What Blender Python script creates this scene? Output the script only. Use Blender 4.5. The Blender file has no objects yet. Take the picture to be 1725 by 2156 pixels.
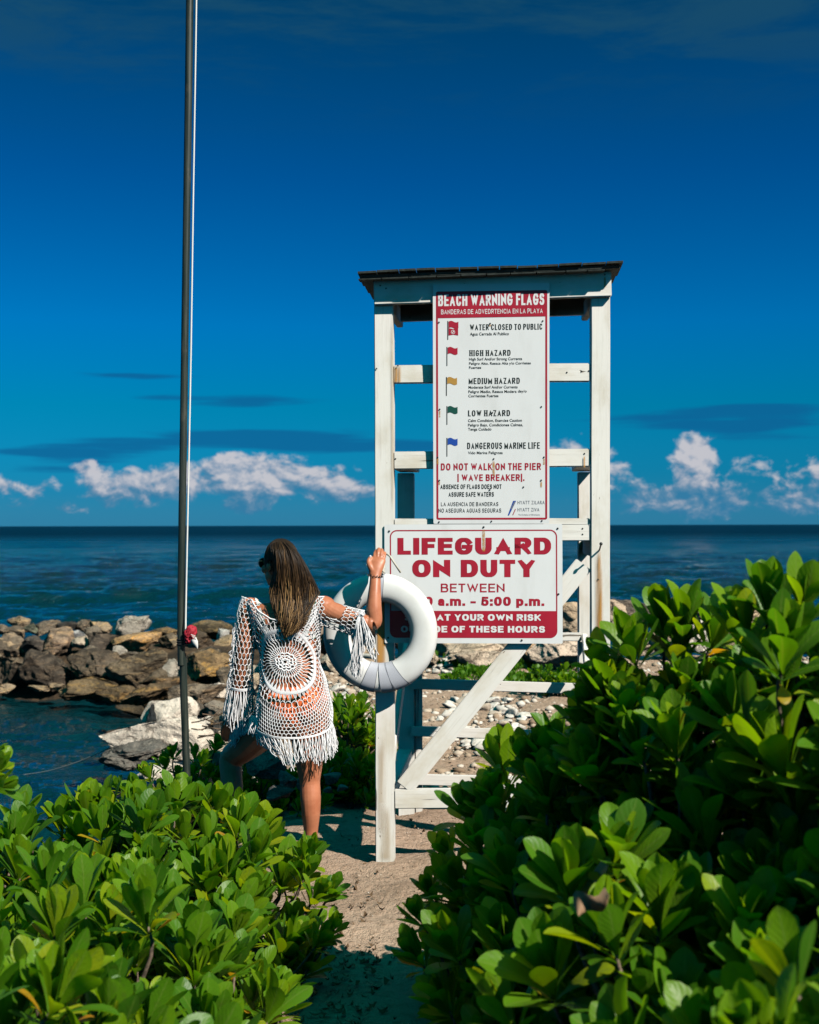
import bpy, bmesh, math, random
import numpy as np
from mathutils import Vector, Matrix, noise as mnoise

R = math.radians
scene = bpy.context.scene
COL = scene.collection
random.seed(7)
rng = np.random.default_rng(7)

# ---------------------------------------------------------------- camera
FPX, CX, HY, ROLL, EYE = 2700.0, 862.5, 1106.0, R(0.13), 1.70
cam_data = bpy.data.cameras.new('camera')
cam_data.sensor_fit = 'HORIZONTAL'
cam_data.sensor_width = 24.0
cam_data.lens = 24.0 * FPX / 1725.0
cam_data.shift_y = (HY - 1078.0) / 1725.0
cam_data.clip_start = 0.05
cam_data.clip_end = 60000.0
cam_data.dof.use_dof = True
cam_data.dof.focus_distance = 6.3
cam_data.dof.aperture_fstop = 3.6
cam = bpy.data.objects.new('camera', cam_data)
cam.location = (0, 0, EYE)
cam.rotation_euler = (R(90), ROLL, 0)
COL.objects.link(cam)
scene.camera = cam

def P(px, py, Y):
    """point at depth Y seen at photograph position (px, py) of a 1725 wide frame"""
    xc, yc = (px - CX) / FPX, -(py - HY) / FPX
    return Vector((Y * (xc * math.cos(ROLL) + yc * math.sin(ROLL)), Y,
                   EYE + Y * (-xc * math.sin(ROLL) + yc * math.cos(ROLL))))

# ---------------------------------------------------------------- light
SUN = Vector((1.08, -1.076, 1.35)).normalized()
SUN_EL = math.asin(SUN.z)
SUN_AZ = math.atan2(SUN.x, SUN.y)
sun_data = bpy.data.lights.new('sun', 'SUN')
sun_data.energy = 4.7
sun_data.angle = R(0.5)
sun_data.color = (1.0, 0.945, 0.86)
sun = bpy.data.objects.new('sun', sun_data)
sun.rotation_euler = SUN.to_track_quat('Z', 'Y').to_euler()
COL.objects.link(sun)

scene.view_settings.view_transform = 'Standard'
scene.view_settings.look = 'None'
scene.view_settings.gamma = 1.0
scene.view_settings.exposure = 0.50
scene.render.engine = 'CYCLES'
scene.cycles.max_bounces = 8
scene.cycles.diffuse_bounces = 0
scene.cycles.glossy_bounces = 2
scene.cycles.transmission_bounces = 5
scene.cycles.transparent_max_bounces = 12
scene.cycles.use_denoising = True

class NT:
    """small helper for node trees"""
    def __init__(self, tree):
        self.t = tree
        tree.nodes.clear()
    def n(self, kind, **kw):
        nd = self.t.nodes.new(kind)
        for k, v in kw.items():
            setattr(nd, k, v)
        return nd
    def l(self, a, b):
        self.t.links.new(a, b)
    def put(self, sock, v):
        if hasattr(v, 'is_output'):
            self.l(v, sock)
        else:
            sock.default_value = v
    def m(self, op, a, b=None, c=None, clamp=False):
        nd = self.n('ShaderNodeMath', operation=op, use_clamp=clamp)
        for i, v in enumerate((a, b, c)):
            if v is not None:
                self.put(nd.inputs[i], v)
        return nd.outputs[0]
    def v(self, op, a, b=None):
        nd = self.n('ShaderNodeVectorMath', operation=op)
        self.put(nd.inputs[0], a)
        if b is not None:
            self.put(nd.inputs[1], b)
        return nd.outputs[0]
    def xyz(self, x, y, z):
        nd = self.n('ShaderNodeCombineXYZ')
        for i, v in enumerate((x, y, z)):
            self.put(nd.inputs[i], v)
        return nd.outputs[0]
    def mix(self, f, a, b, blend='MIX'):
        nd = self.n('ShaderNodeMix', data_type='RGBA', blend_type=blend)
        self.put(nd.inputs[0], f)
        self.put(nd.inputs[6], a if hasattr(a, 'is_output') else tuple(a) + (1,) * (4 - len(a)))
        self.put(nd.inputs[7], b if hasattr(b, 'is_output') else tuple(b) + (1,) * (4 - len(b)))
        return nd.outputs[2]
    def noise(self, vec, scale, detail=4.0, rough=0.55, dist=0.0):
        nd = self.n('ShaderNodeTexNoise')
        if vec is not None:
            self.l(vec, nd.inputs['Vector'])
        nd.inputs['Scale'].default_value = scale
        nd.inputs['Detail'].default_value = detail
        nd.inputs['Roughness'].default_value = rough
        nd.inputs['Distortion'].default_value = dist
        return nd.outputs['Fac']
    def ramp(self, fac, stops, interp='LINEAR'):
        nd = self.n('ShaderNodeValToRGB')
        cr = nd.color_ramp
        cr.interpolation = interp
        while len(cr.elements) < len(stops):
            cr.elements.new(0.5)
        for e, (p, c) in zip(cr.elements, stops):
            e.position = p
            e.color = tuple(c) + (1,) * (4 - len(c)) if hasattr(c, '__len__') else (c, c, c, 1)
        self.put(nd.inputs[0], fac)
        return nd.outputs[0]
    def step(self, v, a, b):
        nd = self.n('ShaderNodeMapRange', interpolation_type='SMOOTHSTEP')
        self.put(nd.inputs[0], v)
        nd.inputs[1].default_value = a
        nd.inputs[2].default_value = b
        return nd.outputs[0]

# ---------------------------------------------------------------- sky
world = bpy.data.worlds.new('World')
scene.world = world
world.use_nodes = True
w = NT(world.node_tree)
sky = w.n('ShaderNodeTexSky', sky_type='NISHITA', sun_disc=False, sun_elevation=SUN_EL,
          sun_rotation=SUN_AZ, altitude=0.0, air_density=1.0, dust_density=0.4, ozone_density=2.0)
co = w.n('ShaderNodeTexCoord').outputs['Generated']
sp = w.n('ShaderNodeSeparateXYZ'); w.l(co, sp.inputs[0])
el = w.m('ARCSINE', sp.outputs[2])
az = w.m('ARCTAN2', sp.outputs[0], sp.outputs[1])
# the clear sky multiplied to deep blue; unseen zenith boosted teal to lift shade
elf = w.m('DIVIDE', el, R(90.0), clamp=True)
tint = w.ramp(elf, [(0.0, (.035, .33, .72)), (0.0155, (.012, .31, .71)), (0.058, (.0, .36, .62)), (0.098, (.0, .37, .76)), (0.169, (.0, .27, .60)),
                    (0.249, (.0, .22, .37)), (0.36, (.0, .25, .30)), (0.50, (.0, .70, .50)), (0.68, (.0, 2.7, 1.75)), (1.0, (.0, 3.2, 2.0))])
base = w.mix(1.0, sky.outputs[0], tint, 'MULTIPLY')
# the unseen sky behind the viewer is tinted greener to turn shaded faces teal
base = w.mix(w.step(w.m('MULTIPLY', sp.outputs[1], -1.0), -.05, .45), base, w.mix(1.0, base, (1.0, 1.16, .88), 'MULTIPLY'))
X = w.m('TANGENT', az)
Z = w.m('TANGENT', el)

def px2(px, py):
    return (px - CX) / FPX, (1106.0 - py) / FPX

def gauss(px, py, wx, wy, amp):
    x0, z0 = px2(px, py)
    a = w.m('MULTIPLY', w.m('SUBTRACT', X, x0), FPX / wx)
    b = w.m('MULTIPLY', w.m('SUBTRACT', Z, z0), FPX / wy)
    e = w.m('ADD', w.m('MULTIPLY', a, a), w.m('MULTIPLY', b, b))
    return w.m('MULTIPLY', w.m('EXPONENT', w.m('MULTIPLY', e, -1.0)), amp)

def total(parts):
    s = parts[0]
    for q in parts[1:]:
        s = w.m('ADD', s, q)
    return s

V = w.xyz(w.m('MULTIPLY', X, 38.0), w.m('MULTIPLY', Z, 56.0), 3.7)
n1 = w.noise(V, 1.0, 9.0, 0.58, 0.25)
Voff = w.v('ADD', V, (0.16, 0.22, 0.0))
n1o = w.noise(Voff, 1.0, 9.0, 0.58, 0.25)
cum = total([gauss(*g) for g in [
    (250, 1022, 110, 42, .42), (180, 985, 34, 16, .40), (350, 1020, 75, 34, .36), (480, 1000, 85, 42, .44),
    (560, 1015, 90, 46, .40), (640, 1005, 70, 40, .40), (740, 1030, 62, 40, .46), (30, 1028, 80, 26, .36),
    (520, 1072, 60, 16, .30), (1180, 950, 90, 40, .42), (1290, 985, 50, 36, .30), (1462, 948, 44, 42, .56),
    (1455, 1010, 36, 46, .50), (1400, 1052, 55, 24, .42), (1490, 1060, 70, 40, .44), (1630, 985, 180, 40, .16),
    (1600, 1060, 190, 36, .27), (1300, 1040, 80, 40, .22), (1230, 1065, 100, 22, .20), (1720, 1045, 70, 40, .22),
    (-140, 1010, 130, 40, .4), (2000, 1000, 240, 60, .4), (120, 1070, 200, 14, .18)]])
dens = w.m('ADD', cum, w.m('MULTIPLY', w.m('MULTIPLY', w.m('SUBTRACT', n1, 0.5), 1.15), w.step(cum, .03, .18)))
alpha = w.step(dens, 0.185, 0.40)
# flat grey bases sit near one height, tops toward the sun are pale
slope = w.m('MULTIPLY', w.m('SUBTRACT', n1, n1o), 3.2)
hgt = w.step(Z, px2(0, 1078)[1], px2(0, 985)[1])
lit = w.m('ADD', w.m('ADD', w.m('MULTIPLY', hgt, 0.75), 0.12), slope, clamp=True)
ccol = w.ramp(lit, [(0.0, (.040, .215, .40)), (0.35, (.12, .27, .43)), (0.65, (.36, .42, .53)), (1.0, (.68, .65, .68))])
# long thin grey layers
Vs = w.xyz(w.m('MULTIPLY', X, 9.0), w.m('MULTIPLY', Z, 120.0), 9.1)
ns = w.noise(Vs, 1.0, 5.0, 0.55, 0.2)
lay = total([gauss(*g) for g in [
    (270, 796, 120, 9, .42), (330, 842, 110, 9, .28), (520, 845, 140, 16, .50), (520, 925, 330, 22, .62), (150, 957, 190, 18, .58),
    (820, 940, 220, 13, .50), (140, 990, 180, 12, .40), (1440, 890, 230, 16, .50), (1640, 870, 200, 14, .50), (1560, 905, 260, 10, .35),
    (1620, 930, 150, 20, .42), (1250, 850, 140, 8, .28)]])
ld = w.step(w.m('ADD', lay, w.m('MULTIPLY', w.m('SUBTRACT', ns, 0.5), 1.0)), 0.20, 0.50)
Vw = w.xyz(w.m('MULTIPLY', X, 5.0), w.m('MULTIPLY', Z, 22.0), 1.3)
nw = w.step(w.noise(Vw, 1.0, 8.0, 0.66, 0.4), 0.44, 0.66)
wisp = w.m('MULTIPLY', nw, w.m('MULTIPLY', w.step(Z, .29, .40), 0.60))
K = 11.6      # the sky texture is physically bright; cloud colours are given as seen
c0 = w.mix(w.m('MULTIPLY', wisp, 1.0), base, (.012 * K, .07 * K, .125 * K))
c1 = w.mix(w.m('MULTIPLY', ld, 0.72), c0, (.004 * K, .093 * K, .25 * K))
hz = w.m('MULTIPLY', w.step(w.m('MULTIPLY', Z, -1.0), -px2(0, 985)[1], -px2(0, 1095)[1]), 0.45)
c1 = w.mix(hz, c1, (.035 * K, .20 * K, .37 * K))
scl = w.v('MULTIPLY', ccol, (K * .80, K * .80, K * .80))
c2 = w.mix(w.m('MULTIPLY', alpha, 0.86), c1, scl)
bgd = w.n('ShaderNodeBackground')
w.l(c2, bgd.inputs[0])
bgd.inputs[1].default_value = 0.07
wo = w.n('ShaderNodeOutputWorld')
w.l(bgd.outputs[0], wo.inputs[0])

# ---------------------------------------------------------------- shared helpers
def link(o, parent=None):
    COL.objects.link(o)
    if parent is not None:
        o.parent = parent
    return o

def tag(o, label=None, cat=None, group=None, kind=None):
    if label: o['label'] = label
    if cat: o['category'] = cat
    if group: o['group'] = group
    if kind: o['kind'] = kind
    return o

def empty(name, loc, label, cat, group=None):
    o = bpy.data.objects.new(name, None)
    o.location = loc
    o.empty_display_size = 0.1
    link(o)
    return tag(o, label, cat, group)

def mesh_obj(name, verts, faces, mat, parent=None, smooth=False):
    me = bpy.data.meshes.new(name)
    me.from_pydata([tuple(v) for v in verts], [], [tuple(f) for f in faces])
    if mat: me.materials.append(mat)
    if smooth:
        me.polygons.foreach_set('use_smooth', [True] * len(me.polygons))
    me.update()
    return link(bpy.data.objects.new(name, me), parent)

def fast_mesh(name, V, F, mat, parent=None, smooth=True, floats=None, uv=None):
    """V (n,3) array, F (m,k) array of k-gons"""
    V = np.asarray(V, np.float32); F = np.asarray(F, np.int32)
    me = bpy.data.meshes.new(name)
    m, k = F.shape
    me.vertices.add(len(V)); me.vertices.foreach_set('co', V.ravel())
    me.loops.add(m * k); me.loops.foreach_set('vertex_index', F.ravel())
    me.polygons.add(m)
    me.polygons.foreach_set('loop_start', np.arange(0, m * k, k, dtype=np.int32))
    me.polygons.foreach_set('loop_total', np.full(m, k, np.int32))
    me.update(calc_edges=True)
    me.polygons.foreach_set('use_smooth', np.full(m, smooth))
    for nm, arr in (floats or {}).items():
        a = me.attributes.new(nm, 'FLOAT', 'POINT')
        a.data.foreach_set('value', np.asarray(arr, np.float32).ravel())
    if uv is not None:
        ul = me.uv_layers.new(name='uv')
        ul.data.foreach_set('uv', np.asarray(uv, np.float32)[F.ravel()].ravel())
    me.validate()
    if mat: me.materials.append(mat)
    return link(bpy.data.objects.new(name, me), parent)

def bm_obj(name, bm, mat, parent=None, smooth=False):
    me = bpy.data.meshes.new(name)
    bm.to_mesh(me); bm.free()
    if mat: me.materials.append(mat)
    if smooth:
        me.polygons.foreach_set('use_smooth', [True] * len(me.polygons))
    return link(bpy.data.objects.new(name, me), parent)

def tubes(polys, radii, sides=5, closed_caps=True):
    """polys: list of (n,3) arrays; radii: number or list of numbers / arrays -> V, F(quads)"""
    VV, FF, off = [], [], 0
    ang = np.arange(sides) * 2 * np.pi / sides
    for i, p in enumerate(polys):
        p = np.asarray(p, float)
        r = radii if np.isscalar(radii) else radii[i]
        r = np.full(len(p), r) if np.isscalar(r) else np.asarray(r, float)
        t = np.gradient(p, axis=0)
        t /= np.linalg.norm(t, axis=1, keepdims=True) + 1e-12
        ref = np.array([0., 0, 1]) if abs(t[:, 2]).mean() < .8 else np.array([1., 0, 0])
        a = np.cross(t, ref); a /= np.linalg.norm(a, axis=1, keepdims=True) + 1e-12
        b = np.cross(t, a)
        ring = p[:, None] + r[:, None, None] * (np.cos(ang)[None, :, None] * a[:, None] + np.sin(ang)[None, :, None] * b[:, None])
        n = len(p)
        VV.append(ring.reshape(-1, 3))
        j = np.arange(sides)
        for s in range(n - 1):
            FF.append(np.stack([off + s * sides + j, off + s * sides + (j + 1) % sides,
                                off + (s + 1) * sides + (j + 1) % sides, off + (s + 1) * sides + j], 1))
        if closed_caps and sides == 4:
            FF.append(np.array([[off, off + 3, off + 2, off + 1]])[:, ::-1])
            FF.append(np.array([[off + (n - 1) * 4 + q for q in range(4)]]))
        off += n * sides
    return np.concatenate(VV), np.concatenate(FF)

def smoothline(pts, n):
    """Catmull-Rom through points"""
    p = np.array([tuple(q) for q in pts], float)
    p = np.vstack([2 * p[0] - p[1], p, 2 * p[-1] - p[-2]])
    out = []
    segs = len(p) - 3
    for t in np.linspace(0, segs - 1e-6, n):
        i = int(t); u = t - i
        a, b, c, d = p[i], p[i + 1], p[i + 2], p[i + 3]
        out.append(.5 * ((2 * b) + (c - a) * u + (2 * a - 5 * b + 4 * c - d) * u * u + (3 * b - a - 3 * c + d) * u ** 3))
    return np.array(out)

def _hash(ix, iy, iz, seed):
    h = (ix * 374761393 + iy * 668265263 + iz * 2147483647 + seed * 974711) & 0xffffffff
    h = ((h ^ (h >> 13)) * 1274126177) & 0xffffffff
    return ((h ^ (h >> 16)) & 0xffff) / 65535.0

def vnoise(p, seed=0):
    p = np.asarray(p, float)
    i = np.floor(p).astype(np.int64); f = p - i
    f = f * f * (3 - 2 * f)
    r = 0
    for dx in (0, 1):
        for dy in (0, 1):
            for dz in (0, 1):
                wgt = (f[..., 0] if dx else 1 - f[..., 0]) * (f[..., 1] if dy else 1 - f[..., 1]) * (f[..., 2] if dz else 1 - f[..., 2])
                r = r + wgt * _hash(i[..., 0] + dx, i[..., 1] + dy, i[..., 2] + dz, seed)
    return r * 2 - 1

def fbm(p, oct=4, seed=0, gain=.5):
    a, s, r = 1.0, 1.0, 0
    for o in range(oct):
        r = r + a * vnoise(np.asarray(p) * s + o * 17.3, seed + o)
        a *= gain; s *= 2.03
    return r

# ---------------------------------------------------------------- materials
def material(name):
    m = bpy.data.materials.new(name)
    m.use_nodes = True
    nt = NT(m.node_tree)
    out = nt.n('ShaderNodeOutputMaterial')
    bs = nt.n('ShaderNodeBsdfPrincipled')
    nt.l(bs.outputs[0], out.inputs[0])
    return m, nt, bs, out

def bump(nt, bs, h, strength=.3, dist=.005):
    b = nt.n('ShaderNodeBump')
    b.inputs['Strength'].default_value = strength
    b.inputs['Distance'].default_value = dist
    nt.l(h, b.inputs['Height'])
    nt.l(b.outputs[0], bs.inputs['Normal'])

def flat_mat(name, col, rough=.5, spec=.4, var=.0, metal=0.0):
    m, nt, bs, out = material(name)
    c = nt.n('ShaderNodeTexCoord').outputs['Object']
    if var:
        f = nt.noise(c, 9.0, 5.0)
        nt.l(nt.mix(nt.m('MULTIPLY', nt.step(f, .35, .7), var), col, tuple(x * .45 for x in col)), bs.inputs['Base Color'])
    else:
        bs.inputs['Base Color'].default_value = tuple(col) + (1,)
    bs.inputs['Roughness'].default_value = rough
    bs.inputs['Specular IOR Level'].default_value = spec
    bs.inputs['Metallic'].default_value = metal
    return m

def painted_wood(name):
    m, nt, bs, out = material(name)
    c = nt.n('ShaderNodeTexCoord').outputs['Object']
    rnd = nt.n('ShaderNodeObjectInfo').outputs['Random']
    cj = nt.v('ADD', c, nt.xyz(nt.m('MULTIPLY', rnd, 7.0), nt.m('MULTIPLY', rnd, 3.0), rnd))
    grain = nt.noise(nt.v('MULTIPLY', cj, (2.0, 34.0, 34.0)), 2.2, 6.0, .6, .3)
    blot = nt.noise(nt.v('MULTIPLY', cj, (1.0, 2.0, 2.0)), 3.0, 5.0, .6)
    chip = nt.noise(nt.v('MULTIPLY', cj, (8.0, 26.0, 26.0)), 1.5, 4.0, .62, .4)
    crack = nt.noise(nt.v('MULTIPLY', cj, (1.2, 40.0, 40.0)), 1.3, 3.0, .55, .2)
    col = nt.mix(nt.step(blot, .46, .72), (.80, .765, .705), (.66, .60, .50))
    col = nt.mix(nt.m('MULTIPLY', nt.step(grain, .50, .75), .35), col, (.50, .46, .40))
    col = nt.mix(nt.step(chip, .71, .735), col, (.16, .12, .085))
    col = nt.mix(nt.m('MULTIPLY', nt.step(crack, .695, .715), .85), col, (.12, .09, .06))
    nt.l(col, bs.inputs['Base Color'])
    bs.inputs['Roughness'].default_value = .55
    bs.inputs['Specular IOR Level'].default_value = .3
    h = nt.m('SUBTRACT', nt.m('MULTIPLY', grain, .5), nt.m('ADD', nt.step(chip, .70, .74), nt.step(crack, .69, .72)))
    bump(nt, bs, h, .55, .0025)
    return m

WOOD = painted_wood('painted_wood')
SIGN_WHITE, _nt, _bs, _o = material('sign_white')
_c = _nt.n('ShaderNodeTexCoord').outputs['Object']
_f = _nt.noise(_nt.v('MULTIPLY', _c, (3.0, 1.0, 1.2)), 2.5, 6.0, .6)
_nt.l(_nt.mix(_nt.m('MULTIPLY', _nt.step(_f, .45, .8), .55), (.755, .755, .75), (.60, .59, .565)), _bs.inputs['Base Color'])
_bs.inputs['Roughness'].default_value = .42
SIGN_RED = flat_mat('sign_red', (.40, .014, .034), .42, .4, .28)
SIGN_INK = flat_mat('sign_ink', (.012, .020, .018), .5, .3)
INK_GREY = flat_mat('sign_grey_ink', (.16, .17, .20), .5, .3)
METAL_DARK = flat_mat('dark_metal', (.015, .018, .018), .5, .5)
INK_BLUE = flat_mat('ink_blue', (.016, .07, .36), .45)
INK_GREEN = flat_mat('ink_green', (.008, .075, .055), .45)
INK_OCHRE = flat_mat('ink_ochre', (.46, .25, .055), .45)
# ---------------------------------------------------------------- ground, sea
SEA_Z = -1.2
def sstep(a, b, x):
    t = np.clip((x - a) / (b - a), 0, 1)
    return t * t * (3 - 2 * t)

def ground_h(x, y):
    x = np.asarray(x, float); y = np.asarray(y, float)
    # edge of the beach runs away from the viewer on the left
    edge = -1.1 - .06 * (y - 8) - 2.4 * sstep(7.5, 3.0, y)
    d = x - edge
    land = sstep(-2.3, 0.4, d)
    h = -2.3 + 2.3 * land
    # the breakwater mound crosses behind
    yc = 22.0 - .22 * np.clip(x + 2, -12, 14)
    mound = 1.75 * np.exp(-((y - yc) / 2.6) ** 2) * sstep(-60, -50, x)
    left = sstep(1.5, -2.5, x)
    ridge = (-.35 * left - .9 * (1 - left)) - 2.3 * (1 - np.exp(-((y - yc) / 3.2) ** 2))
    h = np.maximum(h, ridge)
    # beyond the breakwater the sea bed
    h = h - 3.2 * sstep(yc + 2.2, yc + 7, y)
    h = h - 1.6 * sstep(16.0, 19.5, y) * land * (1 - left)
    h = h - .07 * sstep(7.0, 8.4, y) * land
    h = h + .10 * sstep(8.6, 14, y) * land
    return h

gx = np.concatenate([np.linspace(-60, -6, 60), np.linspace(-5.8, 6, 240), np.linspace(6.3, 60, 60)])
gy = np.concatenate([np.linspace(-25, 2.8, 24), np.linspace(3, 17, 300), np.linspace(17.2, 42, 90)])
GX, GY = np.meshgrid(gx, gy, indexing='xy')
GZ = ground_h(GX, GY)
q = np.stack([GX, GY, np.zeros_like(GX)], -1)
GZ = GZ + .020 * fbm(q * 1.3, 3, 3) + .015 * fbm(q * 5.0, 4, 9, .6)
nx, ny = len(gx), len(gy)
idx = np.arange(nx * ny).reshape(ny, nx)
GF = np.stack([idx[:-1, :-1], idx[:-1, 1:], idx[1:, 1:], idx[1:, :-1]], -1).reshape(-1, 4)

SAND, nt, bs, out = material('sand')
c = nt.n('ShaderNodeTexCoord').outputs['Object']
big = nt.noise(c, .8, 5.0, .6)
fine = nt.noise(c, 22.0, 6.0, .65)
grit = nt.noise(c, 110.0, 3.0, .6)
spx = nt.n('ShaderNodeSeparateXYZ'); nt.l(c, spx.inputs[0])
col = nt.mix(nt.step(big, .35, .68), (.52, .365, .262), (.41, .275, .19))
col = nt.mix(nt.m('MULTIPLY', nt.step(fine, .46, .68), .6), col, (.26, .165, .105))
col = nt.mix(nt.step(grit, .66, .72), col, (.60, .50, .40))
col = nt.mix(nt.step(grit, .30, .26), col, (.10, .06, .04))
wet = nt.step(nt.m('MULTIPLY', spx.outputs[2], -1.0), .06, .45)
rocky = nt.noise(c, 3.2, 6.0, .65)
col = nt.mix(wet, col, nt.mix(nt.step(rocky, .4, .65), (.035, .026, .018), (.11, .07, .04)))
nt.l(col, bs.inputs['Base Color'])
bs.inputs['Roughness'].default_value = .9
bs.inputs['Specular IOR Level'].default_value = .15
bump(nt, bs, nt.m('ADD', fine, nt.m('MULTIPLY', grit, .35)), 1.0, .035)
o = fast_mesh('ground', np.stack([GX, GY, GZ], -1).reshape(-1, 3), GF, SAND)
tag(o, kind='structure')

def gz(x, y):
    return float(ground_h(x, y))

# sea: a fan of rings out to the horizon with modelled waves
rr = np.concatenate([[6.0], 8.0 * np.exp(np.arange(0, math.log(130 / 8.0), .0052)), 130.6 * np.exp(np.linspace(0, math.log(900 / 130.6), 230)), 905 * np.exp(np.linspace(0, math.log(26000 / 905.), 90))])
aa = np.concatenate([np.linspace(R(-62), R(-23), 50), np.linspace(R(-22), R(22), 820), np.linspace(R(23), R(62), 50)])
RR, AA = np.meshgrid(rr, aa, indexing='ij')
SX, SY = RR * np.sin(AA), RR * np.cos(AA)
cell = np.gradient(rr)[:, None] + 0 * AA
SZ = np.zeros_like(SX)
open_ = sstep(24.0, 36.0, SY)
for lam, am, ang_, sd in ((11.0, .20, 4, 9), (7.5, .16, 10, 1), (4.6, .115, -14, 2), (2.9, .085, 18, 3), (1.7, .055, -24, 4), (1.0, .036, 12, 5), (.62, .023, -10, 6), (.38, .014, 20, 7)):
    ca, sa = math.cos(R(ang_)), math.sin(R(ang_))
    u = (SX * sa + SY * ca) / lam
    v = (SX * ca - SY * sa) / (lam * 1.9)
    nse = 1 - 2 * np.abs(vnoise(np.stack([v, u * 1.4, u * 0 + sd * 3.1], -1), sd))
    fade = np.clip((lam / cell - 2.0) / 2.0, 0, 1)
    calm = 1.0 if lam < .5 else (.45 if lam < 1.2 else .12)
    SZ += (2.9 if lam < 2 else 1.2 if lam < 4 else .6) * am * nse * fade * (calm + (1 - calm) * open_)
crest_y = 45.0 + 1.2 * np.sin(SX * .11) + .8 * vnoise(np.stack([SX * .2, 0 * SX, 0 * SX], -1), 77)
wv = (SY - crest_y)
roller = .46 * np.where(wv < 0, np.exp(-(wv / 1.1) ** 2), np.exp(-(wv / 3.4) ** 2))
roller *= (.55 + .45 * vnoise(np.stack([SX * .06, 0 * SX, 0 * SX], -1), 5)) * sstep(12, -6, SX)
SZ += roller
sidx = np.arange(SX.size).reshape(SX.shape)
SF = np.stack([sidx[:-1, :-1], sidx[1:, :-1], sidx[1:, 1:], sidx[:-1, 1:]], -1).reshape(-1, 4)

WATER, nt, bs, out = material('sea_water')
c = nt.n('ShaderNodeTexCoord').outputs['Object']
spx = nt.n('ShaderNodeSeparateXYZ'); nt.l(c, spx.inputs[0])
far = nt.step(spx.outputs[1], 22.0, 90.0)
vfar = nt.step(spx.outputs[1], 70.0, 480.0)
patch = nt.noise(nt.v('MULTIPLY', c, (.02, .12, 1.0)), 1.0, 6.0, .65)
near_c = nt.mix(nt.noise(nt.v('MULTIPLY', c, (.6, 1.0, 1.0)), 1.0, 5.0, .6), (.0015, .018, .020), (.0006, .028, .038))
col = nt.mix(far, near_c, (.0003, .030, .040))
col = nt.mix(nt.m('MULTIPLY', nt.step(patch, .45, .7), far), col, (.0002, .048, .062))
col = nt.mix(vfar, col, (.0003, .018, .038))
nt.l(col, bs.inputs['Base Color'])
nt.l(nt.m('ADD', nt.m('MULTIPLY', vfar, .40), nt.m('ADD', nt.m('MULTIPLY', far, .05), .06)), bs.inputs['Roughness'])
bs.inputs['IOR'].default_value = 1.33
nt.l(nt.m('SUBTRACT', .5, nt.m('MULTIPLY', vfar, .44)), bs.inputs['Specular IOR Level'])
w1 = nt.noise(nt.v('MULTIPLY', c, (1.0, 1.35, 1.0)), 1.5, 5.0, .62, .4)
w2 = nt.noise(nt.v('MULTIPLY', c, (1.0, 1.25, 1.0)), 6.0, 3.0, .6, .5)
w3 = nt.noise(nt.v('MULTIPLY', c, (.36, .34, 1.0)), 1.0, 8.0, .70, .3)
hh = nt.m('ADD', nt.m('MULTIPLY', w1, .55), nt.m('MULTIPLY', w2, .15))
hh = nt.m('ADD', hh, nt.m('MULTIPLY', w3, nt.m('MULTIPLY', far, 5.0)))
bump(nt, bs, hh, 1.0, .30)
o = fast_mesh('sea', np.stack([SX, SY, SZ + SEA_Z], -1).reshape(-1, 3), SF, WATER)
tag(o, kind='structure')
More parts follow.
